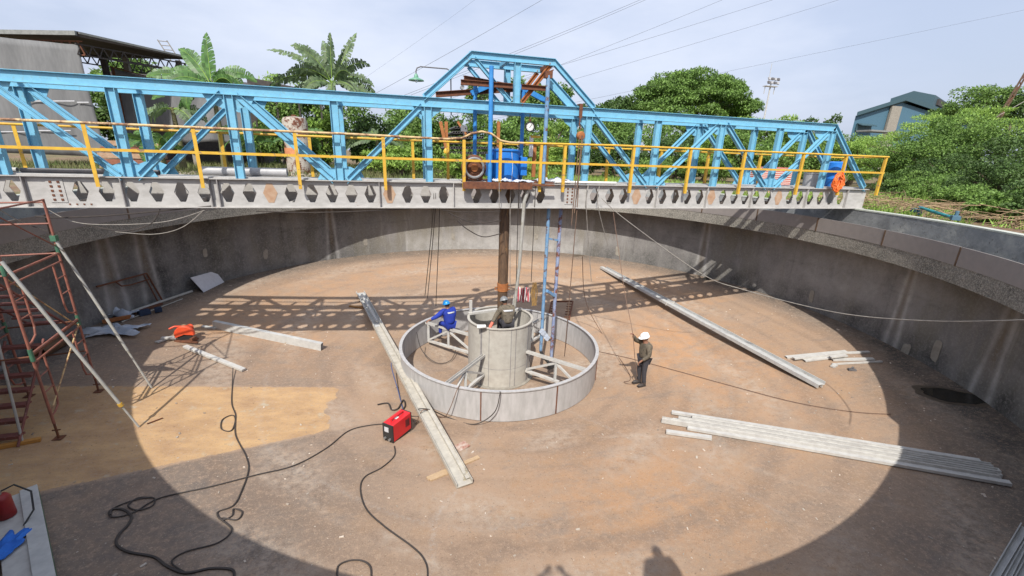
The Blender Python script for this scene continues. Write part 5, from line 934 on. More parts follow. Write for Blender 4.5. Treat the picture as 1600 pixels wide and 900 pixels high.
# ================================================================= background
def bush(name, label, cat, c, r, n, size, leafm, group=None, nclump=26, trunk=True, seed=0, flat=0, zmin=None, tmat='bark', asp=.5):
    """c = crown centre, r = crown half sizes; foliage as many leaves gathered in clumps"""
    global rng
    rng = np.random.default_rng(seed + 11); c = V(c); zg = GZ
    T = thing(name, label, cat, (c.x, c.y, zg), group)
    cl = []
    for i in range(nclump):
        d = rng.normal(size=3); d /= np.linalg.norm(d); k = rng.uniform(.35, .95); cl.append(np.array(c) + d * np.array(r) * k)
    P_, Nn = [], []
    for q in cl:
        m_ = n // nclump; rad = np.array(r) * rng.uniform(.17, .36); rad[2] *= (.45 if flat else .9); pts, nr = clump_points(q, rad, m_); P_.append(pts); Nn.append(nr)
    P_ = np.concatenate(P_); Nn = np.concatenate(Nn)
    zlim = GZ + .05 if zmin is None else zmin
    ok = P_[:, 2] > zlim; P_, Nn = P_[ok], Nn[ok]
    fast_mesh('crown' if trunk else 'foliage', leaves(P_, size, Nn, flat, asp), 4, leafm, T)
    if trunk:
        mb = MB(); h = max(.6, c.z - r[2] * .5 - zg); tr = .05 * max(r[0], r[2]) + .05; base = V((c.x, c.y, zg - .05)); top = V((c.x + .1 * r[0], c.y, zg + h)); mb.tube([base, base.lerp(top, .5) + V((.06 * r[0], 0, 0)), top], [tr * 1.3, tr, tr * .8], 8)
        for i in range(7): q = V(cl[i * 3 % len(cl)].tolist()); m_ = top.lerp(q, .5) + V((0, 0, .1 * r[2])); mb.tube([top, m_, q], [tr * .6, tr * .4, tr * .12], 5)
        mb.build('trunk' if cat == 'tree' else 'stems', tmat, T, True)
    return T
KIND = {0: ('leafA', 'dark dense'), 1: ('leafB', 'mid green leafy'), 2: ('leafC', 'bright yellow-green')}  # in the right-hand hedge, darker leaf kinds paint its shaded lower parts
for i, (u, vt, vb, hw, kd, n, lb_) in enumerate(((1395, 262, 302, 38, 0, 7000, 'low bush just beyond the handrail end, above the twig heap'), (1440, 270, 312, 40, 1, 8000, 'low bush left above the teal pipe clamp'), (1500, 285, 328, 42, 1, 8000, 'low bush right above the teal pipe clamp'), (1552, 292, 346, 42, 1, 9000, 'low bush close behind the rim near the right edge'), (1605, 270, 350, 45, 0, 9000, 'low bush cut by the right photo edge'), (1470, 235, 308, 55, 0, 12000, 'bush filling the hollow under the large feathery bush'), (1545, 230, 325, 55, 0, 12000, 'bush filling the hollow at far right'))):
    q = Z(u, vb, GZ); tp = Y(u, vt, q.y); hwm = (Y(u + hw, vb, q.y) - Y(u - hw, vb, q.y)).length / 2; hz = (tp.z - GZ) / 2
    bush('low_bush', KIND[kd][1] + ' ' + lb_, 'bush', (q.x, q.y, GZ + hz * .9), (hwm, hwm * .6, hz), n, .10, KIND[kd][0], 'trees and bushes beyond the tank', nclump=30, seed=70 + i)
# --- rain tree (umbrella crown)
rng = np.random.default_rng(5)
rc = Y(1072, 160, 45); RT_ = thing('umbrella_tree', 'big dark green umbrella-shaped tree rising behind the right half of the bridge', 'tree', (rc.x, 45, GZ)); PP_, NN_ = [], []
for i in range(210):
    a, k = rng.uniform(0, 6.28), rng.uniform(0, 1) ** .5; ex = 9.6 * k * math.cos(a); ey = 8 * k * math.sin(a); top = math.sqrt(max(0, 1 - k * k)) ; ez = 12.2 + 7.2 * top * rng.uniform(.72, 1.0) if rng.uniform() < .66 else 12.2 + 7.2 * top * rng.uniform(0, .8)
    if ex < -2: ez -= .22 * (-ex - 2) * rng.uniform(.6, 1)
    pts, nr = clump_points((rc.x + ex, 45 + ey, ez), np.array((1.5, 1.4, .42)) * rng.uniform(.7, 1.3), 420); PP_.append(pts); NN_.append(nr)
fast_mesh('crown', leaves(np.concatenate(PP_), .30, np.concatenate(NN_), .5, .55), 4, 'leafB', RT_)
mb = MB(); tb_ = V((rc.x + 2, 45, GZ)); tt = V((rc.x + 1, 45, 11)); mb.tube([tb_, tb_.lerp(tt, .5) + V((.3, 0, 0)), tt], [.6, .45, .4], 10)
for i in range(14): a = i * .45; q = V((rc.x + 7 * math.cos(a), 45 + 6 * math.sin(a), 13.2 + 2 * random.random())); mb.tube([tt, tt.lerp(q, .5) + V((0, 0, .7)), q], [.28, .16, .05], 6)
mb.build('trunk', 'bark', RT_, True)
# --- belts of trees and shrubs behind the bridge: (u centre, v top, v bottom, Y distance, half width px, mat, leaf, kind)
GT = 'trees and bushes beyond the tank'
lst = [  # u, vtop, vbot, Y, halfw_px, kind, n, leafsize, label
 (190, 78, 200, 34, 70, 1, 9000, .34, 'tree seen through the open left shed under its roof truss'),
 (160, 130, 240, 30, 26, 0, 3000, .3, 'dark narrow bush right beside the left grey tarpaulin'),
 (430, 115, 190, 40, 60, 2, 6000, .3, 'feathery light tree behind the black roof left of the tall banana clump'),
 (500, 165, 262, 20, 26, 2, 6500, .2, 'bright green vine-covered bush right of the peeling white tank'),
 (470, 205, 275, 19, 24, 0, 3500, .2, 'dark bush at the foot of the peeling white tank'),
 (575, 175, 270, 22, 40, 0, 8000, .24, 'dark bush below the tall banana clump, left of a broken stem'),
 (640, 190, 275, 21, 36, 1, 8000, .2, 'leafy bush behind blue diagonal left of the pipe rack'),
 (620, 225, 280, 17, 60, 2, 7000, .16, 'low bright weeds behind the rail left of the pipe rack'),
 (705, 178, 260, 30, 45, 0, 7000, .3, 'dark tree behind the stacked pipe rack'),
 (715, 232, 285, 16.5, 50, 2, 6000, .15, 'low bright weeds under the stacked pipe rack'),
 (640, 165, 215, 48, 40, 1, 4000, .4, 'distant tree top behind the gooseneck lamp'),
 (742, 125, 190, 40, 24, 1, 3000, .32, 'thin tree top seen through left side of the portal'),
 (845, 115, 200, 38, 52, 1, 9000, .34, 'rounded tree seen through the right side of the portal'),
 (795, 190, 260, 24, 50, 1, 8000, .24, 'bushy tree behind the blue gearbox'),
 (860, 185, 262, 22, 45, 2, 9000, .2, 'bright broad-leaved bush right of the dial gauge'),
 (800, 240, 290, 17, 70, 2, 7000, .15, 'low pale grass bush behind the gearbox rail'),
 (905, 200, 285, 21, 40, 1, 7000, .2, 'bush behind the chain block'),
 (955, 148, 215, 46, 48, 0, 9000, .38, 'small dark tree joined to the left of the umbrella tree'),
 (960, 205, 290, 20, 45, 0, 7500, .2, 'dark bush behind the third truss opening from right portal'),
 (1020, 240, 292, 17.5, 45, 1, 6000, .16, 'low leafy bush between the two tall posts right of the portal'),
 (1060, 205, 290, 22, 55, 0, 8500, .22, 'very dark hollow-looking bush below the umbrella tree'),
 (1110, 200, 292, 18, 45, 2, 8000, .18, 'bright bush right below the umbrella tree trunk'),
 (1165, 205, 292, 17.5, 45, 1, 8000, .18, 'mid green bush behind the second last truss bay'),
 (1150, 178, 230, 38, 60, 2, 7000, .3, 'light treetop right of the umbrella tree'),
 (1225, 178, 250, 34, 55, 2, 8000, .28, 'light treetop behind the floodlight mast foot'),
 (1220, 215, 295, 17, 45, 1, 8000, .18, 'mid green bush behind the last truss bay'),
 (1285, 172, 240, 45, 30, 0, 5000, .36, 'dark wispy tree left of the teal building'),
 (1290, 215, 300, 17, 40, 1, 8000, .18, 'bush behind the blue drum'),
 (1345, 205, 300, 16, 45, 2, 9000, .17, 'bush just right of the bridge end'),
 (1395, 225, 305, 12, 45, 2, 12000, .12, 'tangled leafy bush right of the bridge handrail end'),
 (1410, 195, 260, 17, 50, 2, 10000, .17, 'feathery bright bush in front of the teal building'),
 (1480, 183, 300, 9, 70, 1, 24000, .13, 'large bush with feathery top right of the teal building'),
 (1520, 165, 230, 14, 60, 2, 12000, .16, 'highest feathery bright bush at right'),
 (1590, 190, 330, 6, 75, 0, 22000, .13, 'deep shaded bush at the right photo edge'),
 (1580, 185, 240, 9, 60, 2, 11000, .14, 'feathery bright bush at the right photo edge'),
 (1475, 258, 335, 5.5, 62, 1, 14000, .11, 'creeper mound on bank above the teal pump frame'),
 (1550, 285, 345, 3.0, 50, 2, 8000, .10, 'low sprawling creeper near the right photo edge'),
 (1560, 128, 200, 24, 46, 1, 8000, .24, 'tree top behind the leaning mast, right'),
 (1500, 160, 200, 26, 28, 1, 4000, .24, 'small tree top touching the teal roof'),
 (1600, 130, 210, 22, 30, 0, 5000, .24, 'dark tree top at the right photo edge'),
]
for i, (u, v0, v1, yy, hw, kd, n, ls, lb_) in enumerate(lst):
    t_, b_ = Y(u, v0, yy), Y(u, v1, yy); hwm = (Y(u + hw, v0, yy) - Y(u - hw, v0, yy)).length / 2; zc = (t_.z + max(b_.z, GZ)) / 2; hz = max(.5, (t_.z - max(b_.z, GZ)) / 2)
    near = hz * 2 > 3 or yy > 24
    bush('leafy_tree' if near else 'leafy_bush', KIND[kd][1] + ' ' + lb_, 'tree' if near else 'bush', (t_.x, yy, zc), (hwm, hwm * .8, hz), n, ls, KIND[kd][0], GT, nclump=34, seed=i, flat=1 if kd == 2 else 0, asp=.42 if kd == 2 else .55)
# dense thicket closing the view behind the bushes
rng = np.random.default_rng(21); PP_, NN_ = [], []
for i in range(230):
    u = rng.uniform(395, 1350); vt = 118 + u * .058 + rng.uniform(12, 30); vv = vt + rng.uniform(0, 1) ** 1.3 * 85; yy = rng.uniform(27, 31); q = Y(u, vv, yy)
    if q.z < GZ: q.z = GZ + rng.uniform(.2, 1.5)
    pts, nr = clump_points(q, np.array((1.3, 1, .8)) * rng.uniform(.6, 1.2), 380); PP_.append(pts); NN_.append(nr)
tag(fast_mesh('thicket', leaves(np.concatenate(PP_), .26, np.concatenate(NN_)), 4, 'leafB'), 'dense green thicket filling the background behind the bushes and bridge', 'thicket', kind='stuff')
# --- banana plants
def banana(c, zt, leafspec, label, m_, stems=1, seed=0, sc_=1):
    r_ = random.Random(seed); c = V(c); T = thing('banana_plant', label, 'banana plant', (c.x, c.y, GZ), 'banana plants behind the bridge')
    for k in range(stems):
        off = V((r_.uniform(-.6, .6) * (k > 0), r_.uniform(-.4, .4) * (k > 0), 0)); mb = MB(); mb.tube([c + off + V((0, 0, GZ - c.z)), c + off + V((.05, 0, (zt - GZ) * .5 + GZ - c.z)), c + off + V((0, 0, zt - c.z))], [.19, .15, .09], 10); mb.build('stem', 'stem', T, True)
        for (az, el, L_, wd, droop) in leafspec[k::stems]:
            h = V((math.cos(az), math.sin(az), 0)); p = c + off + V((0, 0, zt - c.z - .1)); e = el; pts = [p.copy()]; N_ = 26; stp = L_ / N_
            for i in range(N_): p = p + (h * math.cos(e) + V((0, 0, 1)) * math.sin(e)) * stp; e -= droop / N_ * (1 + 1.2 * i / N_); pts.append(p.copy())
            sidev = h.cross(V((0, 0, 1))).normalized(); vs = []; mid = MB(); mid.tube(pts, [max(.008, .035 * (1 - i / N_)) for i in range(N_ + 1)], 5)
            roll = r_.choice((-1, 1)) * r_.uniform(.45, 1.15); L0 = mid.build('midrib', 'leafC', T, True); quads = []
            for s_ in (-1, 1):
                i = 4
                while i < N_:
                    tn = (pts[i + 1] - pts[i]).normalized(); RQ = Matrix.Rotation(roll, 3, tn); sv = RQ @ sidev; nv = RQ @ V((0, 0, 1)); w0 = 1.3 * wd * math.sin(math.pi * min(1, ((i - 3) / (N_ - 3)) ** .7)) ** .6; w1 = 1.3 * wd * math.sin(math.pi * min(.999, ((i - 2) / (N_ - 3)) ** .7)) ** .6 if i < N_ - 1 else .02
                    if r_.random() < .5: tear = r_.uniform(0, .25)
                    dr = r_.uniform(.0, .35) if m_ == 'leafE' else r_.uniform(.0, .18); gp = .22 if r_.random() < (.3 if m_ == 'leafE' else .12) else 0
                    a0, a1 = pts[i], pts[i + 1]; a1g = a0.lerp(a1, 1 - gp)
                    up_ = nv; dz_ = V((0, 0, -1)); o0 = sv * s_ * w0 * (1 - dr * .3) + up_ * (w0 * .25) + dz_ * w0 * dr * 1.2; o1 = sv * s_ * w1 * (1 - dr * .3) + up_ * (w1 * .25) + dz_ * w1 * dr * 1.2; tw = (a1 - a0) * r_.uniform(0, .8)
                    m0, m1 = a0 + sv * s_ * w0 * .5 + up_ * w0 * .2, a1g + sv * s_ * w1 * .5 + up_ * w1 * .2
                    quads += [a0, a1g, m1, m0, m0, m1, a1g + o1 + tw, a0 + o0 + tw]; i += 1
            o = fast_mesh('leaf', np.array([tuple(q) for q in quads]), 4, m_, T); o.parent = T
pi = math.pi
def spec(n, seed, L0, L1, el0, el1, wd, dr0, dr1): r_ = random.Random(seed); return [(i * 2 * pi / n + r_.uniform(-.3, .3), r_.uniform(el0, el1), r_.uniform(L0, L1), wd * r_.uniform(.85, 1.15), r_.uniform(dr0, dr1)) for i in range(n)]
c = Y(330, 128, 17); banana(c, c.z - .2, [(1.7, 1.45, 2.9, .34, .15), (2.6, 1.15, 2.8, .36, .5), (.1, 1.05, 2.7, .33, 1.3), (-.1, 1.3, 2.4, .3, 2.2), (3.3, .5, 3.0, .36, .6), (3.1, .15, 3.2, .38, .6), (3.5, -.2, 2.6, .34, 1.0), (-2.2, .2, 2.4, .32, 1.4), (-1.2, .3, 2.2, .3, 1.2), (.4, .4, 2.2, .3, 1.4), (1.2, .9, 2.4, .3, .9), (2.9, .9, 2.6, .34, .9), (-.6, .9, 2.2, .3, 1.6), (-2.8, .7, 2.4, .32, 1.2), (.2, .75, 2.0, .28, 2.4)], 'green banana plant with upright broad leaves at upper left behind the bridge', 'leafD', 1, 2)
c = Y(520, 132, 19); banana(c, c.z + .1, [(2.7, 1.1, 3.4, .36, .5), (3.4, 1.2, 3.0, .36, .7), (.8, 1.3, 3.2, .36, .5), (-.4, 1.0, 3.0, .34, .9), (-1.0, .8, 2.6, .34, 1.0), (-2.6, .7, 3.0, .34, .9), (3.0, .8, 4.2, .36, .55), (3.2, .45, 3.9, .36, .9), (2.9, .2, 3.6, .3, 1.0), (2.0, 1.35, 2.9, .34, .3), (1.5, 1.5, 3.1, .25, .2), (.5, 1.15, 3.6, .34, .1), (.2, .7, 2.8, .3, 1.0), (0, .4, 2.9, .3, .9), (-.2, .2, 2.6, .3, 1.1), (-.7, .3, 2.6, .3, 1.2), (-2.4, .3, 2.7, .3, 1.2), (-1.6, .2, 2.2, .3, 1.4), (3.6, .1, 3.2, .28, 1.3), (1.0, 1.0, 2.4, .3, .8), (2.5, .9, 2.6, .3, 1.3), (-.1, .1, 3.0, .28, .7), (-3.0, .9, 2.6, .26, 1.4)], 'tall ragged banana clump with frayed grey-green leaves against sky left of the lamp', 'leafE', 3, 5)
c = Y(250, 240, 15); banana(c, 6.9, spec(8, 4, 1.4, 2.0, .3, 1.2, .26, .7, 1.5), 'low young banana plant between the crates and the blue diagonal', 'leafD', 1, 8)
c = Y(270, 175, 16.5); banana(c, 9.0, [(3.3, .1, 2.0, .3, .9), (2.8, .3, 1.8, .3, 1.2), (-2.0, .2, 1.6, .3, 1.2), (.3, .4, 1.8, .3, 1.2), (-.5, .1, 1.8, .28, 1.3)], 'banana plant with yellowing hanging leaves in front of the second tarpaulin', 'leafE', 1, 9)
c = Y(395, 240, 15.5); banana(c, 7.3, spec(9, 6, 1.5, 2.2, .2, 1.2, .26, .8, 1.6), 'shaded banana plant behind the tall blue posts left of the peeling tank', 'leafD', 1, 10)
c = Y(590, 235, 18); banana(c, 7.8, spec(9, 7, 1.8, 2.6, .2, 1.2, .26, .8, 1.6), 'banana plant with broken brown stem behind the rail left of pipe rack', 'leafE', 1, 11)
c = Y(460, 215, 17.5); banana(c, 7.6, spec(7, 12, 1.6, 2.2, .3, 1.1, .26, .8, 1.4), 'banana plant in the shade right behind the peeling white tank', 'leafD', 1, 12)
# --- left shed
SZ = 12.85
shd = thing('open_shed', 'open sided shed with dark roof and grey tarpaulin walls at upper left', 'shed', (-22, 24, GZ))
c0, c1 = Y(120, 52, 20), Y(300, 92, 25); c2 = Z(-60, 48, SZ); c0.z = c1.z = c2.z = SZ
bk = c1 + (c2 - c0) * 1.2; mb = MB(); top = [c2, c0, c1, bk]
mb.add([p - V((0, 0, .16)) for p in top] + [c2 + V((0, 0, .1)), c0 + V((0, 0, .1)), c1 + V((0, 0, .0)), bk + V((0, 0, .9))], [(3, 2, 1, 0), (4, 5, 6, 7), (0, 1, 5, 4), (1, 2, 6, 5), (2, 3, 7, 6), (3, 0, 4, 7)]); mb.build('roof', 'roofd', shd)
mb = MB(); mb.bar(c2 + V((0, -.1, -.05)), c0 + V((0, -.1, -.02)), .1, .22); mb.build('gutter', 'roofe', shd); mb = MB(); mb.bar(c0 + V((.1, 0, .02)), c1 + V((.1, 0, -.08)), .06, .1); mb.build('roof_edge', 'roofe', shd)
dl = (c1 - c0); 
def truss(a, b, h, n, name='roof_truss', m_='rust'):
    mb = MB(); mb.bar(a, b, .07, .07); mb.bar(a - V((0, 0, h)), b - V((0, 0, h)), .07, .07)
    for i in range(n):
        p, q, m__ = a.lerp(b, i / n), a.lerp(b, (i + 1) / n), a.lerp(b, (i + .5) / n); mb.bar(p - V((0, 0, h)), m__, .05, .05); mb.bar(m__, q - V((0, 0, h)), .05, .05)
    mb.build(name, m_, shd)
truss(c0 + V((-.3, .2, -.5)) , c1 + V((-.3, .1, -.45)), .55, 12, m_='roofd'); truss(c2 + V((0, .3, -.35)), c0 + V((0, .3, -.35)), .7, 14, m_='rust'); truss(c0 + V((-3, 3.2, -.4)), c1 + V((-3, 3, -.4)), .55, 12, m_='roofd')
for u, v, yy in ((170, 130, 24), (204, 130, 25.5), (283, 120, 24.9)): p = Y(u, v, yy); mb = MB(); mb.bar(V((p.x, yy, GZ)), V((p.x, yy, SZ - .3)), .28, .28, up=(0, 1, 0)); mb.build('column', 'roofd' if u < 200 else 'conc', shd)
def sheet(pts_top, pts_bot, name, m_, amp=.12, n=40, k=18, label=None, par=None):
    mb = MB(); vs = []
    for j in range(k):
        for i in range(n):
            s_, t_ = i / (n - 1), j / (k - 1); p = pts_top[0].lerp(pts_top[1], s_).lerp(pts_bot[0].lerp(pts_bot[1], s_), t_); p = p + V((0, amp * (math.sin(s_ * 17 + t_ * 2) * .5 + math.sin(s_ * 31 + 4 * t_) * .25 + .6 * math.sin(t_ * 6 + s_ * 3)), 0)); vs.append(p)
    mb.add(vs, [(j * n + i, j * n + i + 1, (j + 1) * n + i + 1, (j + 1) * n + i) for j in range(k - 1) for i in range(n - 1)]); o = mb.build(name, m_, par, True); o.modifiers.new('s', 'SOLIDIFY').thickness = .02; return o
a = Y(-60, 66, 20.4); b = Y(123, 70, 20.4); sheet([V((a.x, 20.4, b.z + .1)), V((b.x, 20.4, b.z))], [V((a.x, 20.2, 6.3)), V((b.x + .1, 20.2, 6.2))], 'tarpaulin', 'tarp', .1, par=shd)
for v_, u0, u1 in ((158, 40, 75), (158, 78, 118), (160, 122, 140), (206, 0, 60), (204, 62, 112)): p, q = Y(u0, v_, 20.2), Y(u1, v_, 20.2); MB().bar(V((p.x, 20.12, p.z)), V((q.x, 20.12, q.z)), .03, .05).build('seam_tape', 'board', shd)
a, b = Y(172, 105, 24), Y(385, 150, 24); tp_ = thing('hung_tarpaulin', 'second grey tarpaulin with sagging lower edge behind the banana leaves', 'tarpaulin', (a.x, 24, GZ))
mb = MB(); n, k = 50, 14; vs = []
for j in range(k):
    for i in range(n):
        s_, t_ = i / (n - 1), j / (k - 1); x_ = a.x + (b.x - a.x) * s_; ztop = a.z + (b.z - .6 - a.z) * s_; zbot = Y(170, 216, 24).z + .9 * math.sin(min(1, s_ * 2.2) * pi) * (s_ < .45) - .5 * s_ + .35 * math.sin(max(0, s_ - .45) * 6) ; vs.append((x_, 24 + .15 * math.sin(s_ * 22 + t_ * 3) + .3 * t_ * math.sin(s_ * 7), ztop + (zbot - ztop) * t_))
mb.add(vs, [(j * n + i, j * n + i + 1, (j + 1) * n + i + 1, (j + 1) * n + i) for j in range(k - 1) for i in range(n - 1)]); o = mb.build('sheet', 'tarp', tp_, True); o.modifiers.new('s', 'SOLIDIFY').thickness = .02
mb = MB(); mb.bar(V((a.x, 24.05, a.z + .05)), V((b.x, 24.05, b.z - .55)), .06, .06); mb.build('support_rail', 'rust', tp_)
mb = MB(); mb.bar(V((a.x + .1, 24.1, GZ)), V((a.x + .1, 24.1, a.z)), .15, .15, up=(0, 1, 0)); mb.bar(V((b.x - .1, 24.1, GZ)), V((b.x - .1, 24.1, b.z - .5)), .15, .15, up=(0, 1, 0)); mb.build('pole', 'rust', tp_)
# low black roofed building behind the bananas
a, b = Y(165, 108, 30), Y(500, 150, 30); lr = thing('low_workshop', 'low dark workshop with a black tin roof behind the banana plants', 'workshop', ((a.x + b.x) / 2, 33, GZ))
z1, z2 = a.z - .2, Y(400, 128, 30).z; xm = Y(400, 130, 30).x; xe = Y(490, 140, 30).x
mb = MB(); mb.add([(a.x, 29.5, z1), (xm, 29.5, z1 - .3), (a.x, 36, z1 + .8), (xm, 36, z1 + .6), (a.x, 29.5, z1 - .5), (xm, 29.5, z1 - .8), (a.x, 36, z1 + .4), (xm, 36, z1 + .2)], [(0, 1, 3, 2), (4, 6, 7, 5), (0, 4, 5, 1), (2, 3, 7, 6), (0, 2, 6, 4), (1, 5, 7, 3)]); mb.build('roof', 'roofd', lr)
mb = MB(); p3, q3 = Y(385, 120, 27), Y(500, 142, 27); mb.add([(p3.x, 27, p3.z), (q3.x, 27, q3.z - .1), (p3.x, 33, p3.z + .55), (q3.x, 33, q3.z + .3), (p3.x, 27, p3.z - .45), (q3.x, 27, q3.z - .25), (p3.x, 33, p3.z + .5), (q3.x, 33, q3.z)], [(0, 1, 3, 2), (4, 6, 7, 5), (0, 4, 5, 1), (2, 3, 7, 6), (0, 2, 6, 4), (1, 5, 7, 3)]); mb.build('lean_to_roof', 'roofd', lr)
mb = MB(); mb.box(((a.x + xm) / 2, 33, (GZ + z1 - .6) / 2 + .0), (xm - a.x - .4, 5.6, z1 - GZ - .9)); mb.build('wall', 'roofd', lr)
for xx in np.arange(p3.x + .2, q3.x, 1.6): mb = MB(); mb.bar((xx, 27.3, GZ), (xx, 27.3, p3.z - .5), .12, .12, up=(0, 1, 0)); mb.build('column', 'roofd', lr)
# ladder frame on the roof
a, b = Y(246, 62, 26), Y(268, 96, 26); ld = thing('roof_ladder', 'thin pale ladder sticking up above the dark shed roof', 'ladder', (b.x, 26, 12.5)); mb = MB(); mb.tube([a, b], .035, 6); mb.build('rail', 'rope', ld); mb = MB(); w_ = V((.55, 0, 0)); mb.tube([a + w_, b + w_], .035, 6); mb.build('rail', 'rope', ld)
for i in range(5): p = a.lerp(b, i / 5 + .05); mb = MB(); mb.tube([p, p + w_], .025, 6); mb.build('rung', 'rope', ld)
# crates of boards
p = Y(212, 235, 17); cr = thing('brick_stack', 'low stack of reddish bricks behind the left truss bay', 'bricks', (p.x, 17, GZ))
for k in range(5): mb = MB(); mb.box((p.x + .2 * math.sin(k * 2), 17, GZ + .2 + k * .32), (3.2 - .2 * k, 1, .27), .03 * k); mb.build('layer', 'brick' if k % 2 else 'rustfill', cr, bevel=.02)
# peeling white tank
a, b = Y(440, 190, 16), Y(478, 190, 16); cx = (a.x + b.x) / 2; r_ = (b.x - a.x) / 2 * 1.05; tk = thing('peeling_tank', 'upright cylindrical tank with white paint peeling off brown rust, behind left truss', 'tank', (cx, 16.2, GZ)); zt = Y(457, 182, 16).z
mb = MB(); mb.lathe((cx, 16.2, GZ), [(0, 0), (r_, 0), (r_, zt - GZ - .25), (r_ * .9, zt - GZ - .08), (r_ * .5, zt - GZ), (0, zt - GZ)], 32); mb.build('shell', 'peel', tk, True); mb = MB(); mb.lathe((cx, 16.2, GZ + 1.2), [(r_, 0), (r_ + .03, 0), (r_ + .03, .35), (r_, .35)], 32); mb.build('orange_band', mat('faded_orange', (.6, .26, .12), (.5, .2, .1), .7), tk, True); mb = MB(); mb.lathe((cx, 16.2, zt - .05), [(0, 0), (.15, 0), (.15, .15), (0, .15)], 16); mb.build('manhole', 'rust', tk)
# pipe rack
p0_ = Y(735, 225, 17); pr = thing('pipe_rack', 'stack of dark steel pipes seen end-on in a rusty rack behind the bridge', 'pipe rack', (p0_.x, 17, GZ))
mpx = (Y(780, 225, 17) - Y(700, 225, 17)).length / 80
for row, (v, u0, u1) in enumerate(((247, 700, 775), (239, 700, 776), (231, 698, 777), (223, 700, 776), (215, 703, 757), (207, 705, 740), (199, 712, 728))):
    u = u0 + (row % 2) * 4
    while u < u1:
        q = Y(u, v, 17); r_ = .082; mb = MB(); mb.lathe((q.x, 16.9, q.z), [(r_ * .78, 0), (r_, 0), (r_, 3.2), (r_ * .78, 3.2)], 12, ax='y'); mb.build('steel_pipe', 'pipeg', pr, True); u += 2 * r_ / mpx * 1.02
for u in (697, 779): q = Y(u, 190, 17.5); mb = MB(); mb.bar((q.x, 17.5, GZ), (q.x, 17.5, q.z), .2, .2, up=(0, 1, 0)); mb.build('rack_post', 'rust2', pr)
q0, q1 = Y(690, 252, 17.2), Y(785, 254, 17.2); mb = MB(); mb.bar(q0, q1, .25, .15); mb.build('rack_beam', 'rust', pr)
q0, q1 = Y(688, 190, 16.9), Y(700, 245, 16.9); mb = MB(); mb.bar(q0, q1, .2, .2); mb.bar(Y(715, 190, 16.9), Y(728, 210, 16.9), .14, .14); mb.build('rack_brace', 'rust2', pr)
q = Y(697, 237, 16.6); mb = MB(); mb.ell(q, (.16, .1, .22)); tag(mb.build('yellow_block', 'yellow', None, True), 'small yellow pulley block hanging left of the pipe stack', 'pulley')
# teal building
bl = thing('teal_building', 'blue-grey clad factory building with raised roof monitor on the right skyline', 'building', (98, 62, GZ))
DP = V((.91, .41, 0)); yb_ = 60; L_ = Y(1337, 181, yb_); Rg = Y(1408, 160, yb_); Re = Y(1500, 181, yb_); zb = 4
pts = [(L_.x, zb), (L_.x, L_.z), (Rg.x, Rg.z), (Re.x + 3, L_.z + .2), (Re.x + 3, zb)]
mb = MB(); m_ = len(pts); mb.add([(x_ + DP.x * k_, yb_ + DP.y * k_, z_) for k_ in (0, 34) for x_, z_ in pts], [tuple(range(m_)), tuple(range(m_, 2 * m_))] + [(i, (i + 1) % m_, m_ + (i + 1) % m_, m_ + i) for i in range(m_)]); mb.build('wall', 'teal', bl)
mb = MB()
for (xa, za), (xb, zb2) in (((L_.x - .8, L_.z - .1), (Rg.x, Rg.z + .3)), ((Rg.x, Rg.z + .3), (Re.x + 4, L_.z + .1))): mb.add([(xa, yb_ - .8, za), (xb, yb_ - .8, zb2), (xb + 31, yb_ + 14, zb2), (xa + 31, yb_ + 14, za), (xa, yb_ - .8, za + .75), (xb, yb_ - .8, zb2 + .75), (xb + 31, yb_ + 14, zb2 + .75), (xa + 31, yb_ + 14, za + .75)], [(0, 1, 2, 3), (7, 6, 5, 4), (0, 4, 5, 1), (1, 5, 6, 2), (2, 6, 7, 3), (3, 7, 4, 0)])
mb.build('roof', 'tealr', bl)
ma, mc, md_, me_ = Y(1391, 158, 66), Y(1392, 153, 66), Y(1428, 142, 66), Y(1455, 148, 66); xr = me_.x + 1.5
pts = [(ma.x, ma.z - 3), (ma.x, mc.z - .1), (md_.x, md_.z), (xr, me_.z), (xr, ma.z - 3)]; mb = MB(); mb.add([(x_ + DP.x * k_, 66 + DP.y * k_, z_) for k_ in (0, 26) for x_, z_ in pts], [tuple(range(5)), tuple(range(5, 10))] + [(i, (i + 1) % 5, 5 + (i + 1) % 5, 5 + i) for i in range(5)]); mb.build('roof_monitor', 'tealr', bl)
mb = MB(); mb.bar((xr + 3, 66 + 1.15, ma.z + .9), (xr + 17, 66 + 7.4, ma.z + .9), .4, 1.3); mb.build('monitor_vent', 'roofd', bl)
p, q = Y(1401, 166, 59.6), Y(1396, 200, 59.6); mb = MB(); mb.box((p.x, 59.7, 10.5), (2.6, .5, p.z - 1 - 3.2)); mb.box((p.x, 59.7, (p.z + 4) / 2), (2.6, .5, p.z - 4)) if 0 else None; mb.build('concrete_column', 'conc', bl)
mb = MB(); mb.box((p.x, 59.6, (p.z + 5) / 2), (2.7, .4, p.z - 5)); mb.build('concrete_pier', 'conc', bl)
for u, v in ((1358, 190),): q = Y(u, v, 59); mb = MB(); mb.box((q.x, 59.2, q.z - .6), (4, 1.2, .12), R=Matrix.Rotation(.35, 3, 'X')); mb.box((q.x, 59.8, q.z - 1.1), (4, .2, 1.4)); mb.build('window_awning', 'tealr', bl)
q = Y(1365, 206, 58); mb = MB(); mb.box((q.x, 57, q.z), (8, 3, .3)); mb.build('canopy', 'roofe', bl)
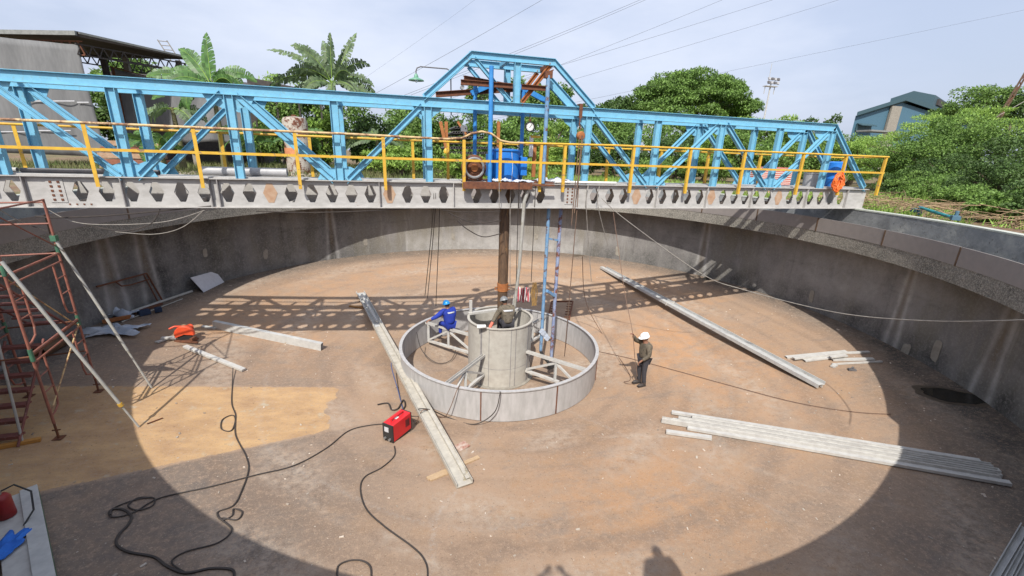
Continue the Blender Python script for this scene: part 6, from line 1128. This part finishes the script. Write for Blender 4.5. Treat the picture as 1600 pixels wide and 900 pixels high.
# floodlight mast
t_, b_ = Y(1199, 128, 80), Y(1193, 190, 80); ml = thing('floodlight_mast', 'distant floodlight mast with a rack of lamps above the treetops', 'mast', (b_.x, 80, GZ))
mb = MB(); mb.tube([(b_.x, 80, GZ), (b_.x, 80, t_.z)], [.24, .15], 10); mb.build('pole', 'galv', ml, True); mb = MB(); mb.tube([(b_.x - .8, 80, t_.z), (b_.x - .8, 80, t_.z + 4)], .06, 5); mb.build('antenna', 'galv', ml)
mb = MB(); mb.box((b_.x, 80, t_.z - .9), (3.4, 1.2, .15)); mb.box((b_.x, 79.5, t_.z), (3.4, .1, .1)); mb.box((b_.x, 79.5, t_.z + .8), (3.4, .1, .1)); mb.build('platform', 'galv', ml)
for i in range(4):
    for j in range(2): mb = MB(); mb.box((b_.x - 1.3 + i * .87, 79.3, t_.z - .2 + j * .8), (.6, .3, .55), R=Matrix.Rotation(-.3, 3, 'X')); mb.build('floodlight', 'grey' if (i + j) % 2 else 'pipeg', ml)
for dx in (-1.5, 1.3): mb = MB(); mb.bar((b_.x + dx, 80, t_.z - 1), (b_.x + dx, 80, t_.z - 2.6), .12, .12, up=(0, 1, 0)); mb.build('cage_bar', 'galv', ml)
# leaning mast at the right
a, b = Y(1562, 183, 13), Y(1612, 100, 13); a.z -= 0; d_ = (a - b).normalized(); foot = a + d_ * ((a.z - GZ) / -d_.z if d_.z < 0 else 0)
lm = thing('leaning_mast', 'rusty brown lattice mast leaning out of the bushes at the upper right edge', 'mast', foot); s_ = V((.22, 0, .12))
for k in (-1, 1): mb = MB(); mb.bar(foot + s_ * k, b + (b - a) * .5 + s_ * k, .09, .09); mb.build('rail', 'shaft', lm)
top_ = b + (b - a) * .5
for i in range(26): t = i / 26; mb = MB(); p, q = foot.lerp(top_, t), foot.lerp(top_, t + 1 / 26); mb.bar(p + s_ * (-1) ** i, q - s_ * (-1) ** i, .05, .05); mb.build('lacing', 'rust', lm)
a, b = Y(1565, 178, 12.5), Y(1605, 156, 12.5); mb = MB(); mb.tube([a + (a - b) * .5, b + (b - a)], .025, 6); tag(mb.build('stay_wire', 'rope'), 'pale stay wire beside the leaning mast', 'wire')
# power lines
GP = 'overhead power lines'
for i, (u0, v0, u1, v1, yy) in enumerate(((640, 112, 835, 0, 30), (600, 200, 700, 165, 30), (790, 82, 985, 0, 30), (795, 84, 975, 8, 30.6), (900, 88, 1115, 0, 34), (880, 97, 1190, 0, 34), (895, 121, 1295, 0, 38), (1120, 112, 1600, 12, 42), (640, 70, 735, 0, 50))):
    a, b = Y(u0, v0, yy), Y(u1, v1, yy); d_ = b - a; pts = [a - d_ * .8 + d_ * 3.2 * t for t in np.linspace(0, 1, 30)] if i not in (1,) else [a - d_ * .5 + d_ * 3 * t for t in np.linspace(0, 1, 20)]
    pts = [p + V((0, 0, -.35 * math.sin(math.pi * k / len(pts)))) for k, p in enumerate(pts)]; mb = MB(); mb.tube(pts, .012 if i != 8 else .008, 5)
    tag(mb.build('power_line', 'cable'), ('power line crossing above the left portal slope', 'lowest thin line between the lamp and portal', 'upper of the twin lines over the portal top', 'lower of the twin lines over the portal top', 'thin line rising right from the portal corner', 'middle line right of the portal rising to the top edge', 'long lower line right of the portal', 'rightmost line running to the right photo edge', 'very faint line at top centre left')[i], 'power line', GP)
# --- bank details at right: teal pump frame, twigs, litter
a, b = Z(1425, 331, 5.72), Z(1492, 343, 5.72); a = a + (a.normalized() * .15); pf = thing('teal_pump_frame', 'teal painted pipe clamp lying on the bank just behind the right rim', 'clamp', ((a.x + b.x) / 2, (a.y + b.y) / 2, GZ)); d_ = (b - a).normalized()
z_ = GZ + .22; a.z = b.z = z_
mb = MB(); mb.tube([a + d_ * .15 + V((0, 0, .12)), b + V((0, 0, -.02))], .05, 10); mb.build('tube', mat('teal_paint', (.02, .24, .26), (.02, .18, .2), .5, rust=(.1, .08, .05), rust_amt=.6), pf, True)
mb = MB(); mb.box(a + V((0, 0, 0)), (.28, .18, .14), 1.2, ); mb.box(a + d_ * .25 + V((0, 0, .02)), (.12, .1, .3), .6); mb.build('jaw', 'teal', pf, bevel=.02); mb = MB(); mb.box(b, (.2, .2, .14), .8); mb.tube([b + V((0, 0, .05)), b + V((0, 0, .2))], .05, 8); mb.build('end_fitting', 'teal', pf, bevel=.01)
rng = np.random.default_rng(3); mb = MB()
for i in range(420):
    ang = math.radians(rng.uniform(-26, 9)); rr_ = rng.uniform(13.3, 19.5); L2 = rng.uniform(.4, 2.0); th = rng.uniform(0, 6.28); p = V((rr_ * math.cos(ang), rr_ * math.sin(ang), GZ + rng.uniform(.02, .35))); q = p + V((L2 * math.cos(th), L2 * math.sin(th), rng.uniform(-.1, .35)))
    if math.hypot(q.x, q.y) < 13.1: continue
    mb.tube([p, p.lerp(q, .5) + V((rng.uniform(-.1, .1), 0, .06)), q], [rng.uniform(.006, .016)] * 3, 4, cap=False)
tag(mb.build('dry_twigs', 'twig'), 'heaps of dry twigs and cut stalks on the bank right of the bridge end', 'twigs', kind='stuff')
def tufts(n, a0, a1, r0, r1, h_, name, m_, label, seed):
    rng2 = np.random.default_rng(seed); an_ = np.radians(rng2.uniform(a0, a1, n)); rr2 = np.sqrt(rng2.uniform(r0 * r0, r1 * r1, n)); cl = np.sin(an_ * 23) * np.sin(rr2 * 1.7 + an_ * 9) + rng2.uniform(-.5, .5, n) > 0; an_, rr2 = an_[cl], rr2[cl]; n = len(an_)
    P_ = np.stack([rr2 * np.cos(an_), rr2 * np.sin(an_), np.full(n, GZ)], 1); th = rng2.uniform(0, 6.28, n); wd = rng2.uniform(.015, .04, n)[:, None]; hh = (h_ * rng2.uniform(.4, 1.3, n))[:, None]; dx_ = np.stack([np.cos(th), np.sin(th), 0 * th], 1); ln_ = np.stack([rng2.normal(size=n) * .35, rng2.normal(size=n) * .35, np.ones(n)], 1)
    q = np.stack([P_ - dx_ * wd, P_ + dx_ * wd, P_ + ln_ * hh], 1).reshape(-1, 3); o = fast_mesh(name, q, 3, m_); return tag(o, label, 'grass', kind='stuff')
tufts(42000, 88, 150, 13.6, 34, .38, 'grass', 'grass', 'rough green and dry grass on the bank behind left bridge half', 1)
tufts(26000, -32, 88, 13.6, 24, .32, 'weeds', 'leafC', 'low weeds on the bank behind right bridge half', 2)
mb = MB(); rng = np.random.default_rng(9)
for i in range(600): ang = math.radians(rng.uniform(112, 142)); rr_ = rng.uniform(15, 21); s_ = rng.uniform(.04, .16); mb.box((rr_ * math.cos(ang), rr_ * math.sin(ang), GZ + .08 + s_ * .3), (s_ * 2, s_, s_ * .7), rng.uniform(0, 3))
tag(mb.build('rubble', 'chip'), 'pale rubble and paper scraps on the ground behind left truss', 'rubble', kind='stuff')
